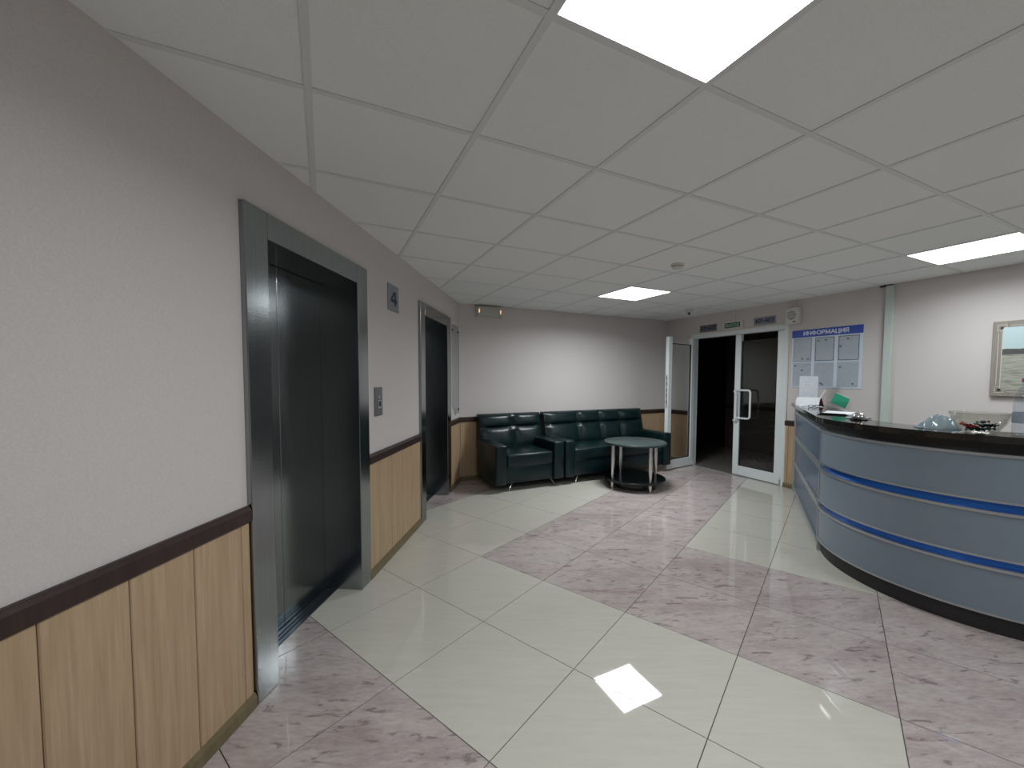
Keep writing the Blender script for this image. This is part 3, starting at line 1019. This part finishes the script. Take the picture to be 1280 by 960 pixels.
def room_plate(y, z, txt, label, m, w=0.30, h=0.105):
    e = on_right('room_plate', y, z)
    tag(e, label, 'sign', 'room number plates above the door')
    obj('plate', box(-w / 2, w / 2, -0.005, 0, 0, h, 0.001, 1), m, e)
    obj('lettering', text_bm(txt, -w * 0.42, w * 0.42, h * 0.22, h * 0.80, -0.005), M['navy'], e)
room_plate(4.325, 2.118, '411-417', 'dark grey plate reading 411-417 above the open doorway', M['plaque_dark'])
room_plate(3.445, 2.125, '401-403', 'blue-grey plate reading 401-403 above the closed door leaf', M['plaque'])

e = on_right('exit_sign', 3.895, 2.108)
tag(e, 'green exit sign with a white frame above the middle of the door', 'sign')
obj('housing', box(-0.15, 0.15, -0.035, 0, 0, 0.118, 0.005, 2), M['offwhite'], e)
obj('face', box(-0.122, 0.122, -0.037, -0.035, 0.022, 0.096), M['green_sign'], e)
obj('lettering', text_bm('ВЫХОД', -0.105, 0.105, 0.036, 0.083, -0.037), M['green_text'], e)
e = on_right('cable_duct', 3.895, 2.228)
tag(e, 'thin white cable duct rising from the exit sign to the ceiling', 'cable duct')
obj('duct', box(-0.010, 0.010, -0.012, 0, 0, HC - 2.228, 0.001, 1), M['pvc_trim'], e)
obj('duct_lid', box(-0.008, 0.008, -0.0135, -0.012, 0.002, HC - 2.23), M['pvc_trim'], e)

e = on_right('wall_speaker', 3.06, 2.085)
tag(e, 'small white square loudspeaker on the wall right of the door', 'speaker')
obj('housing', box(-0.078, 0.078, -0.075, 0, 0, 0.20, 0.012, 3), M['offwhite'], e, 40)
gr = obj('grille', vprism([(0.052 * math.cos(t * PI / 14), 0.108 + 0.058 * math.sin(t * PI / 14)) for t in range(28)], -0.078, -0.074), M['grille'], e)
for t in range(5):
    z = 0.066 + 0.021 * t
    hwid = 0.050 * math.sqrt(max(0, 1 - ((z + 0.004 - 0.108) / 0.058) ** 2))
    obj('slat', box(-hwid, hwid, -0.081, -0.078, z, z + 0.009), M['offwhite'], gr)
obj('badge', box(0.015, 0.055, -0.0765, -0.075, 0.018, 0.030), M['dark'], e)
e = on_right('cable_duct', 3.055, 2.286)
tag(e, 'thin white cable duct rising from the wall loudspeaker to the ceiling', 'cable duct')
obj('duct', box(-0.007, 0.007, -0.010, 0, 0, HC - 2.286, 0.001, 1), M['pvc_trim'], e)
obj('duct_lid', box(-0.005, 0.005, -0.0115, -0.010, 0.002, HC - 2.288), M['pvc_trim'], e)

# information board
e = on_right('information_board', 2.7075, 1.29)
tag(e, 'white notice board with a blue heading and six typed sheets behind the desk', 'notice board')
BWd, BH = 0.3725, 0.71
obj('backing', box(-BWd, BWd, -0.006, 0, 0, BH, 0.001, 1), M['board'], e)
hd = obj('header', box(-BWd, BWd, -0.0075, -0.006, BH - 0.092, BH), M['blue_header'], e)
obj('lettering', text_bm('ИНФОРМАЦИЯ', -0.235, 0.235, BH - 0.071, BH - 0.018, -0.0075), M['white_text'], hd)
for r in range(2):
    for c in range(3):
        x0 = -BWd + 0.028 + c * 0.243
        z0 = 0.325 if r == 0 else 0.025
        sh = obj('sheet', box(x0, x0 + 0.198, -0.0085, -0.006, z0, z0 + 0.275), M['sheet'], e)
        pk = obj('pocket', box(x0 - 0.006, x0 + 0.204, -0.0115, -0.0105, z0 - 0.006, z0 + 0.283), M['clear'], e)
        if r == 0:
            w = 0.006 if c else 0.003
            for bx in ((x0, x0 + 0.198, z0, z0 + w), (x0, x0 + 0.198, z0 + 0.275 - w, z0 + 0.275), (x0, x0 + w, z0, z0 + 0.275), (x0 + 0.198 - w, x0 + 0.198, z0, z0 + 0.275)):
                obj('border', box(bx[0], bx[1], -0.0090, -0.0085, bx[2], bx[3]), M['frame_line'], sh)
        for sx, sz in (((0.10, 0.03), (0.165, 0.025)), ((0.03, 0.24), (0.11, 0.245)), ((0.02, 0.16), (0.09, 0.24)), ((0.02, 0.245), (0.10, 0.19)), ((0.07, 0.035), (0.085, 0.020)), ((0.15, 0.03), (0.02, 0.22)))[r * 3 + c]:
            obj('stamp', vprism([(x0 + sx + 0.013 * math.cos(t * PI / 6), z0 + sz + 0.011 * math.sin(t * PI / 6)) for t in range(12)], -0.0089, -0.0085), M['grille'], sh)

# vertical trunking on the wall
e = on_right('wall_duct', 2.115, 0)
tag(e, 'pale vertical trunking running up the wall right of the notice board', 'cable duct')
obj('trunking', box(-0.030, 0.036, -0.040, 0, 0, HC - 0.012, 0.002, 1), M['duct'], e)
obj('lid', box(-0.026, 0.032, -0.0425, -0.040, 0, HC - 0.012), M['duct'], e)
obj('shadow_gap', box(-0.040, -0.030, -0.006, 0, 0, HC - 0.004), M['gap'], e)
obj('cable_opening', box(-0.085, 0.02, -0.030, 0, HC - 0.012, HC - 0.001), M['gap'], e)

# picture
e = on_right('framed_picture', 0.935, 1.255)
tag(e, 'framed old sea photograph with a wide taupe frame, on the wall above the glass bowl', 'picture')
PW, PH = 0.445, 0.65
obj('frame', box(-PW, PW, -0.034, 0, 0, PH, 0.003, 1), M['pic_frame'], e)
pr = obj('print', box(-PW + 0.062, PW - 0.062, -0.036, -0.034, 0.055, PH - 0.055), M['picture'], e)
def line(x0, x1, z0, z1): obj('border_line', box(x0, x1, -0.0355, -0.034, z0, z1), M['pic_line'], e)
for sx in (-1, 1):
    a, b = sorted((sx * (PW - 0.038), sx * (PW - 0.034))); line(a, b, 0.10, PH - 0.10)
    a, b = sorted((sx * (PW - 0.062), sx * (PW - 0.057))); line(a, b, 0.055, PH - 0.055)
    for zz in (0.03, PH - 0.085):
        a, b = sorted((sx * (PW - 0.028), sx * (PW - 0.083)))
        line(a, b, zz, zz + 0.004); line(a, b, zz + 0.051, zz + 0.055)
        line(a, a + 0.004, zz, zz + 0.055); line(b - 0.004, b, zz, zz + 0.055)
        cx = (a + b) / 2; cz = zz + 0.0275
        obj('corner_stud', vprism([(cx + 0.010 * math.cos(t * PI / 5), cz + 0.010 * math.sin(t * PI / 5)) for t in range(10)], -0.040, -0.0355), M['screw'], e)
for zz in (0.038, PH - 0.042): line(-PW + 0.10, PW - 0.10, zz, zz + 0.004)
obj('ship_hull', vprism([(-0.215, 0.135), (-0.17, 0.10), (0.20, 0.10), (0.25, 0.15), (-0.05, 0.14), (-0.18, 0.155)], -0.0372, -0.036), M['ink'], pr)
obj('ship_deck', vprism([(-0.20, 0.215), (-0.19, 0.185), (-0.10, 0.175), (-0.02, 0.18), (-0.11, 0.20), (-0.19, 0.235)], -0.0372, -0.036), M['ink'], pr)
obj('ship_sail', vprism([(-0.09, 0.19), (0.10, 0.19), (0.03, 0.40)], -0.0375, -0.036), M['paper'], pr)

# ------------------------------------------------------------------ ceiling fittings
e = empty('smoke_detector', (2.761, 2.566, TZ))
tag(e, 'round white smoke detector on the ceiling', 'smoke detector')
obj('base', lathe([(0, 0), (0.056, 0), (0.056, -0.016), (0, -0.016)], 28), M['offwhite'], e, 40)
obj('sensor_head', lathe([(0, -0.016), (0.046, -0.016), (0.046, -0.030), (0.036, -0.040), (0, -0.042)], 28), M['offwhite'], e, 40)
obj('vent_ring', lathe([(0.0455, -0.019), (0.0475, -0.019), (0.0475, -0.024), (0.0455, -0.024)], 28, closed=True), M['grille'], e)

e = empty('security_camera', (4.70, 4.14, HC - 0.001))
tag(e, 'small white dome security camera on the ceiling near the door', 'camera')
obj('mount', lathe([(0, 0), (0.05, 0), (0.05, -0.022), (0.044, -0.026), (0, -0.026)], 24), M['white'], e, 40)
obj('ball', lathe([(0.0, -0.090), (0.014, -0.087), (0.030, -0.076), (0.038, -0.058), (0.038, -0.044), (0.032, -0.030), (0.0, -0.026)], 24), M['white'], e, 60)
lens = obj('lens', lathe([(0, 0.0), (0.017, 0.0), (0.016, 0.010), (0, 0.014)], 20), M['dark'], e, 40)
dirv = Vector((-4.7, -4.1, -0.9)).normalized()
lens.location = Vector((0, 0, -0.056)) + dirv * 0.026
lens.rotation_mode = 'QUATERNION'
lens.rotation_quaternion = dirv.to_track_quat('Z', 'Y')

# ------------------------------------------------------------------ reception desk
CX, CY, RP = 4.112, 1.102, 0.888
A0, A1 = 124.6, 242.0
def arc(r, a0=A0, a1=A1, n=40):
    return [(CX + r * math.cos(math.radians(a0 + (a1 - a0) * i / n)), CY + r * math.sin(math.radians(a0 + (a1 - a0) * i / n))) for i in range(n + 1)]
TD = (math.cos(math.radians(A0 - 90)), math.sin(math.radians(A0 - 90)))        # along the straight side, away from the corner
ND = (math.cos(math.radians(A0)), math.sin(math.radians(A0)))                  # outward
LEN = 2.0
def straight(off, t):
    t = min(t, (XR - 0.030 - CX - (RP + off) * ND[0]) / TD[0])      # never past the wall
    return (CX + (RP + off) * ND[0] + TD[0] * t, CY + (RP + off) * ND[1] + TD[1] * t)
desk = empty('reception_desk', (CX, CY, 0))
tag(desk, 'curved grey reception desk with blue stripes and a dark plinth', 'desk')
def dpart(name, bm, m, smooth=30, parent=desk):
    for v in bm.verts:
        v.co.x -= CX; v.co.y -= CY
    return obj(name, bm, m, parent, smooth)
ZP = [(0.105, 0.372), (0.418, 0.682), (0.732, 0.998)]
dpart('plinth', strip(arc(RP - 0.022, A0 + 2.2), arc(RP - 0.22, A0 + 2.2), 0, 0.103), M['plinth'])
dpart('carcass', strip(arc(RP - 0.03), arc(RP - 0.25), 0.103, 1.0), M['carcass'])
dpart('carcass', strip([straight(-0.03, 0.02), straight(-0.03, LEN - 0.02)], [straight(-0.25, 0.02), straight(-0.25, LEN - 0.02)], 0.06, 1.0), M['carcass'])
for z0, z1 in ZP:
    pn = dpart('curved_panel', strip(arc(RP, A0 + 0.6), arc(RP - 0.018, A0 + 0.6), z0 + 0.004, z1 - 0.004), M['desk_panel'])
    dpart('edge_trim', strip(arc(RP + 0.008, A0 + 0.4), arc(RP - 0.026, A0 + 0.4), z1 - 0.016, z1), M['alu'], 30, pn)
    dpart('edge_trim', strip(arc(RP + 0.008, A0 + 0.4), arc(RP - 0.026, A0 + 0.4), z0, z0 + 0.012), M['alu'], 30, pn)
for (a, b) in ((ZP[0][1], ZP[1][0]), (ZP[1][1], ZP[2][0])):
    dpart('blue_stripe', strip(arc(RP - 0.022, A0 + 0.6), arc(RP - 0.032, A0 + 0.6), a - 0.004, b + 0.004), M['blue_strip'])
dpart('fascia', strip(arc(RP - 0.035), arc(RP - 0.25), 1.0, 1.063), M['fascia'])
dpart('fascia', strip([straight(-0.035, 0), straight(-0.035, LEN - 0.02)], [straight(-0.25, 0), straight(-0.25, LEN - 0.02)], 1.0, 1.063), M['fascia'])
# straight side
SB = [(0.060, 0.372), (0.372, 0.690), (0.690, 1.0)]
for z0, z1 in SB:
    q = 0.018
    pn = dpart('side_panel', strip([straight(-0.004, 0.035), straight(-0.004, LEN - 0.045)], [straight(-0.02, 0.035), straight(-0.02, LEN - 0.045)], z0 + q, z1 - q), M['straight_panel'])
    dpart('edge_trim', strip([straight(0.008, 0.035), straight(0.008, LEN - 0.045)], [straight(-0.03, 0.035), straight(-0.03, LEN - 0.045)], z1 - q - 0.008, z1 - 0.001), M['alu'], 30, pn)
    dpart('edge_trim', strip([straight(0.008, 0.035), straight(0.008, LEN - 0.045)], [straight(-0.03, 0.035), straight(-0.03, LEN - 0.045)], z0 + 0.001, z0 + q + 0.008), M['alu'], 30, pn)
dpart('corner_post', strip([straight(0.004, 0.002), straight(0.004, 0.034)], [straight(-0.05, 0.002), straight(-0.05, 0.034)], 0, 1.0), M['alu'])
dpart('end_post', strip([straight(0.010, LEN - 0.044), straight(0.010, LEN)], [straight(-0.25, LEN - 0.044), straight(-0.25, LEN)], 0, 1.062), M['alu'])

OV, DEP = 0.045, 0.30
outer = [straight(OV, LEN + 0.03 - (LEN + 0.03) * i / 12) for i in range(12)] + arc(RP + OV, A0, A1 + 2)
inner = [straight(OV - DEP, LEN + 0.03 - (LEN + 0.03) * i / 12) for i in range(12)] + arc(RP + OV - DEP, A0, A1 + 2)
bmc = strip(outer, inner, 1.063, 1.10)
for v in bmc.verts: v.co.x -= CX; v.co.y -= CY; v.co.z -= 1.063
o = obj('counter_top', bmc, M['counter'], None, 30, loc=(CX, CY, 1.063))
tag(o, 'dark polished counter top curving along the reception desk', 'counter top')
ZT = 1.1003

# ------------------------------------------------------------------ things on the counter
def at(name, x, y, rz=0.0): return empty(name, (x, y, ZT), math.radians(rz))
FACE = 25.8      # turn so that local -y looks roughly towards the camera

# notice in a clear stand
e = at('notice_stand', 5.075, 2.735, -62)
tag(e, 'typed white notice in an upright clear stand at the far end of the counter', 'notice')
obj('base', box(-0.09, 0.09, -0.035, 0.035, 0, 0.004), M['clear'], e)
obj('holder', box(-0.09, 0.09, -0.0035, 0.0035, 0.004, 0.335), M['clear'], e)
obj('sheet', box(-0.088, 0.088, -0.005, -0.0035, 0.006, 0.333), M['notice'], e)
# folded tent card
e = at('tent_card', 4.90, 2.625, -84)
tag(e, 'white folded card with a dark red inside standing on the counter', 'card')
bm = bmesh.new()
prof = [(-0.06, 0.0), (-0.052, 0.045), (-0.035, 0.078), (-0.012, 0.092), (0.0, 0.094)]
f = [[bm.verts.new((x, y, z)) for y, z in prof] for x in (-0.115, 0.115)]
g = [[bm.verts.new((x, y + 0.002, max(0, z - 0.002))) for y, z in prof] for x in (-0.115, 0.115)]
for i in range(len(prof) - 1):
    bm.faces.new((f[0][i], f[1][i], f[1][i + 1], f[0][i + 1]))
    bm.faces.new((g[0][i], g[0][i + 1], g[1][i + 1], g[1][i]))
for k2 in (0, 1):
    for i in range(len(prof) - 1):
        bm.faces.new((f[k2][i], f[k2][i + 1], g[k2][i + 1], g[k2][i]))
bm.faces.new((f[0][0], g[0][0], g[1][0], f[1][0])); bm.faces.new((f[0][-1], f[1][-1], g[1][-1], g[0][-1]))
obj('front_leaf', bm, M['paper'], e)
obj('rear_leaf', xprism([(0.0, 0.094), (0.002, 0.094), (0.062, 0.0), (0.060, 0.0)], -0.115, 0.115), M['red_card'], e)
# eyeglasses
e = at('eyeglasses', 4.60, 2.42, -30)
e.scale = (0.85, 0.85, 0.7)
tag(e, 'dark rimmed eyeglasses lying beside the white folded card', 'eyeglasses')
def rim(cx):
    pts = []
    for t in range(17):
        an = t / 16 * 2 * PI
        sx = math.copysign(abs(math.cos(an)) ** 0.6, math.cos(an)); sz = math.copysign(abs(math.sin(an)) ** 0.6, math.sin(an))
        pts.append((cx + 0.028 * sx, 0, 0.0215 + 0.018 * sz))
    return tube(pts, 0.0035, 8, up=(0, 1, 0))
obj('rim', rim(-0.037), M['dark'], e, 50)
obj('rim', rim(0.037), M['dark'], e, 50)
obj('bridge', tube([(-0.010, 0, 0.026), (0, 0, 0.030), (0.010, 0, 0.026)], 0.003, 8), M['dark'], e, 50)
for s in (-1, 1):
    obj('temple', tube([(s * 0.066, 0, 0.028), (s * 0.067, 0.05, 0.024), (s * 0.064, 0.10, 0.014), (s * 0.062, 0.13, 0.004)], 0.003, 8), M['dark'], e, 50)
    obj('lens', box(s * 0.037 - 0.026, s * 0.037 + 0.026, -0.0008, 0.0008, 0.006, 0.038), M['clear'], e)
# green leaflet in a clear stand with a pen
e = at('green_leaflet', 4.62, 2.215, -30)
tag(e, 'tilted bright green leaflet in a clear holder on the counter', 'leaflet')
c20, s20 = math.cos(math.radians(-24)), math.sin(math.radians(-24))
def rot2(x, z): return (x * c20 - z * s20, x * s20 + z * c20)
leaf_poly = [rot2(x, z) for x, z in ((-0.075, 0.0), (0.075, 0.0), (0.075, 0.105), (-0.075, 0.105))]
lowz = min(p[1] for p in leaf_poly)
leaf_poly = [(x, z - lowz + 0.004) for x, z in leaf_poly]
lf = obj('leaflet', vprism(leaf_poly, -0.006, 0.0), M['green_card'], e)
obj('page_edge', vprism([leaf_poly[2], leaf_poly[3], (leaf_poly[3][0] + 0.002, leaf_poly[3][1] + 0.003), (leaf_poly[2][0] + 0.002, leaf_poly[2][1] + 0.003)], -0.007, 0.001), M['paper'], lf)
obj('holder_front', box(-0.115, 0.115, -0.016, -0.013, 0.0, 0.075), M['clear'], e)
obj('holder_base', box(-0.115, 0.115, -0.013, 0.03, 0.0, 0.003), M['clear'], e)
e = at('stick', 4.79, 2.47, -30)
tag(e, 'thin pale stick leaning up behind the white folded card', 'stick')
obj('shaft', tube([(-0.045, 0, 0.003), (0.0, 0.0, 0.085), (0.065, 0.0, 0.19)], 0.004, 8), M['paper'], e, 50)
obj('tip', tube([(0.065, 0.0, 0.19), (0.068, 0.0, 0.195)], 0.006, 8), M['dark'], e, 50)
# papers and pen
def paper_sheet(x, y, rz, w, h, z, label, curl=0.0):
    bm = bmesh.new()
    n = 8
    r0, r1, r2, r3 = [], [], [], []
    for i in range(n + 1):
        t = i / n
        zz = curl * (2 * t - 1) ** 2
        xx = -w / 2 + w * t
        r0.append(bm.verts.new((xx, -h / 2, zz))); r1.append(bm.verts.new((xx, h / 2, zz)))
        r2.append(bm.verts.new((xx, h / 2, zz + 0.0012))); r3.append(bm.verts.new((xx, -h / 2, zz + 0.0012)))
    for i in range(n):
        for a, b in ((r0, r1), (r1, r2), (r2, r3), (r3, r0)):
            bm.faces.new((a[i], a[i + 1], b[i + 1], b[i]))
    bm.faces.new((r0[0], r1[0], r2[0], r3[0])); bm.faces.new((r0[-1], r1[-1], r2[-1], r3[-1]))
    o = obj('paper_sheet', bm, M['paper'], None, None, loc=(x, y, ZT + z), rz=math.radians(rz))
    tag(o, label, 'paper')
paper_sheet(4.80, 2.565, 36, 0.30, 0.19, 0.0, 'loose white sheet lying under the eyeglasses end of the counter')
paper_sheet(3.97, 1.915, 12, 0.30, 0.20, 0.0, 'white sheet of paper with lifted edges lying left of the desk bell', 0.012)
e = at('pen', 3.62, 1.60, -54)
tag(e, 'white ballpoint pen with a dark tip lying right of the desk bell', 'pen')
obj('barrel', tube([(-0.07, 0, 0.006), (0.06, 0, 0.006)], 0.0055, 10), M['paper'], e, 50)
obj('tip', tube([(0.06, 0, 0.006), (0.085, 0, 0.006)], [0.005, 0.0012], 10), M['dark'], e, 50)
# desk bell
e = at('desk_bell', 3.555, 1.565)
tag(e, 'chrome desk bell with a black base near the counter corner', 'desk bell')
obj('base', lathe([(0, 0), (0.050, 0), (0.053, 0.006), (0.046, 0.014), (0, 0.016)], 28), M['dark'], e, 40)
obj('dome', lathe([(0.040, 0.016), (0.041, 0.020), (0.037, 0.036), (0.026, 0.048), (0.010, 0.0535), (0, 0.054)], 28), M['chrome'], e, 60)
obj('plunger', lathe([(0, 0.053), (0.005, 0.053), (0.005, 0.062), (0.008, 0.064), (0.007, 0.069), (0, 0.070)], 16), M['chrome'], e, 40)
# plastic packet
e = at('tissue_packet', 3.395, 1.088, -50)
e.scale = (0.78, 0.85, 1.15)
tag(e, 'crumpled silvery blue plastic packet lying left of the glass bowl', 'packet')
bm = bmesh.new()
nx_, ny_ = 22, 12
rnd = random.Random(3)
def hgt(u, v):
    b_ = max(0.0, (1 - abs(2 * u - 1) ** 2.6) * (1 - abs(2 * v - 1) ** 2.6)) ** 0.6
    wob = 0.010 * math.sin(9 * u + 5 * v) + 0.007 * math.sin(17 * v - 8 * u) + 0.006 * math.sin(23 * u + 2)
    return max(0.0, b_ * (0.055 + wob))
top, bot = [], []
for i in range(nx_ + 1):
    u = i / nx_
    top.append([bm.verts.new((-0.105 + 0.21 * u, -0.055 + 0.11 * j / ny_, 0.004 + hgt(u, j / ny_))) for j in range(ny_ + 1)])
    bot.append([bm.verts.new((-0.105 + 0.21 * u, -0.055 + 0.11 * j / ny_, 0.0)) for j in range(ny_ + 1)])
for i in range(nx_):
    for j in range(ny_):
        bm.faces.new((top[i][j], top[i + 1][j], top[i + 1][j + 1], top[i][j + 1]))
        bm.faces.new((bot[i][j], bot[i][j + 1], bot[i + 1][j + 1], bot[i + 1][j]))
for i in range(nx_):
    bm.faces.new((top[i][0], bot[i][0], bot[i + 1][0], top[i + 1][0])); bm.faces.new((top[i][ny_], top[i + 1][ny_], bot[i + 1][ny_], bot[i][ny_]))
for j in range(ny_):
    bm.faces.new((top[0][j], top[0][j + 1], bot[0][j + 1], bot[0][j])); bm.faces.new((top[nx_][j], bot[nx_][j], bot[nx_][j + 1], top[nx_][j + 1]))
obj('pouch', bm, M['foil'], e, 35)
obj('sealed_end', box(-0.128, -0.104, -0.045, 0.045, 0.001, 0.006), M['foil'], e)
obj('sealed_end', box(0.104, 0.120, -0.045, 0.045, 0.001, 0.006), M['foil'], e)
# glass bowl with sweets
BX, BY = 3.361, 0.909
e = at('glass_bowl', BX, BY)
tag(e, 'clear glass bowl of wrapped sweets on the counter', 'bowl')
obj('bowl', lathe([(0, 0.004), (0.045, 0.004), (0.072, 0.018), (0.098, 0.052), (0.118, 0.112), (0.1215, 0.113), (0.123, 0.111), (0.104, 0.050), (0.078, 0.012), (0.05, 0.0), (0, 0.0)], 48), M['bowl_glass'], e, 60)
tm = tube([(0.1205 * math.cos(2 * PI * i / 48), 0.1205 * math.sin(2 * PI * i / 48), 0.1125) for i in range(49)], 0.0022, 6)
obj('rim', tm, M['bowl_glass'], e, 60)
sw = bmesh.new()
bmesh.ops.create_icosphere(sw, subdivisions=2, radius=1.0)
for v in sw.verts:
    v.co = Vector((v.co.x * 0.017, v.co.y * 0.011, v.co.z * 0.010))
sweet_body = mesh_from_bm(sw, 'body', M['candy_dark'], 60)
sw = bmesh.new()
bmesh.ops.create_icosphere(sw, subdivisions=2, radius=1.0)
for v in sw.verts:
    v.co = Vector((v.co.x * 0.017, v.co.y * 0.011, v.co.z * 0.010))
sweet_red = mesh_from_bm(sw, 'body', M['candy_red'], 60)
def twist_mesh(m):
    b_ = bmesh.new()
    for s in (-1, 1):
        c0 = b_.verts.new((s * 0.015, 0, 0))
        ring = [b_.verts.new((s * 0.033, 0.013 * math.cos(t * PI / 3), 0.008 * math.sin(t * PI / 3) + 0.003 * (-1) ** t)) for t in range(6)]
        for t in range(6): b_.faces.new((c0, ring[t], ring[(t + 1) % 6]))
    return mesh_from_bm(b_, 'wrapper_ends', m)
tw_d, tw_r = twist_mesh(M['candy_dark']), twist_mesh(M['candy_red'])
spots = [(0.0, 0.0, 0.016), (0.038, 0.014, 0.020), (-0.036, 0.022, 0.020), (0.008, 0.048, 0.024), (0.012, -0.046, 0.024), (-0.034, -0.032, 0.022), (0.058, -0.036, 0.036), (0.060, 0.034, 0.038), (-0.062, 0.006, 0.037), (-0.030, 0.062, 0.042), (0.020, 0.010, 0.042), (-0.014, -0.016, 0.042), (0.036, -0.064, 0.046), (-0.058, -0.044, 0.046), (0.080, 0.0, 0.056)]
for k2, (x, y, z) in enumerate(spots):
    red = k2 in (9, 8)
    s = empty('wrapped_sweet', (BX + x * 0.8, BY + y * 0.8, ZT + z), rnd.uniform(0, PI))
    s.scale = (0.78, 0.9, 1.0)
    tag(s, 'red wrapped sweet at the left side of the glass bowl' if red else 'dark wrapped sweet lying in the glass bowl', 'sweet', 'red sweets in the glass bowl' if red else 'dark sweets in the glass bowl')
    s.rotation_euler = (rnd.uniform(-0.2, 0.2), rnd.uniform(-0.2, 0.2), rnd.uniform(0, PI))
    link(bpy.data.objects.new('body', sweet_red if red else sweet_body), s)
    link(bpy.data.objects.new('wrapper_ends', tw_r if red else tw_d), s)
# bottle
e = at('water_bottle', 3.463, 0.768)
tag(e, 'clear plastic bottle with a pink cap at the right edge of the picture', 'bottle')
obj('body', lathe([(0, 0), (0.036, 0), (0.042, 0.008), (0.042, 0.05), (0.039, 0.056), (0.042, 0.062), (0.042, 0.12), (0.039, 0.128), (0.042, 0.136), (0.042, 0.195), (0.034, 0.232), (0.018, 0.262), (0.0135, 0.275), (0.0135, 0.296), (0, 0.296)], 32), M['bottle_glass'], e, 60)
obj('label', lathe([(0.0425, 0.062), (0.0432, 0.062), (0.0432, 0.122), (0.0425, 0.122)], 32, closed=True), M['bottle_label'], e, 60)
obj('cap', lathe([(0, 0.288), (0.0155, 0.288), (0.0155, 0.306), (0.014, 0.309), (0, 0.309)], 24), M['cap'], e, 40)
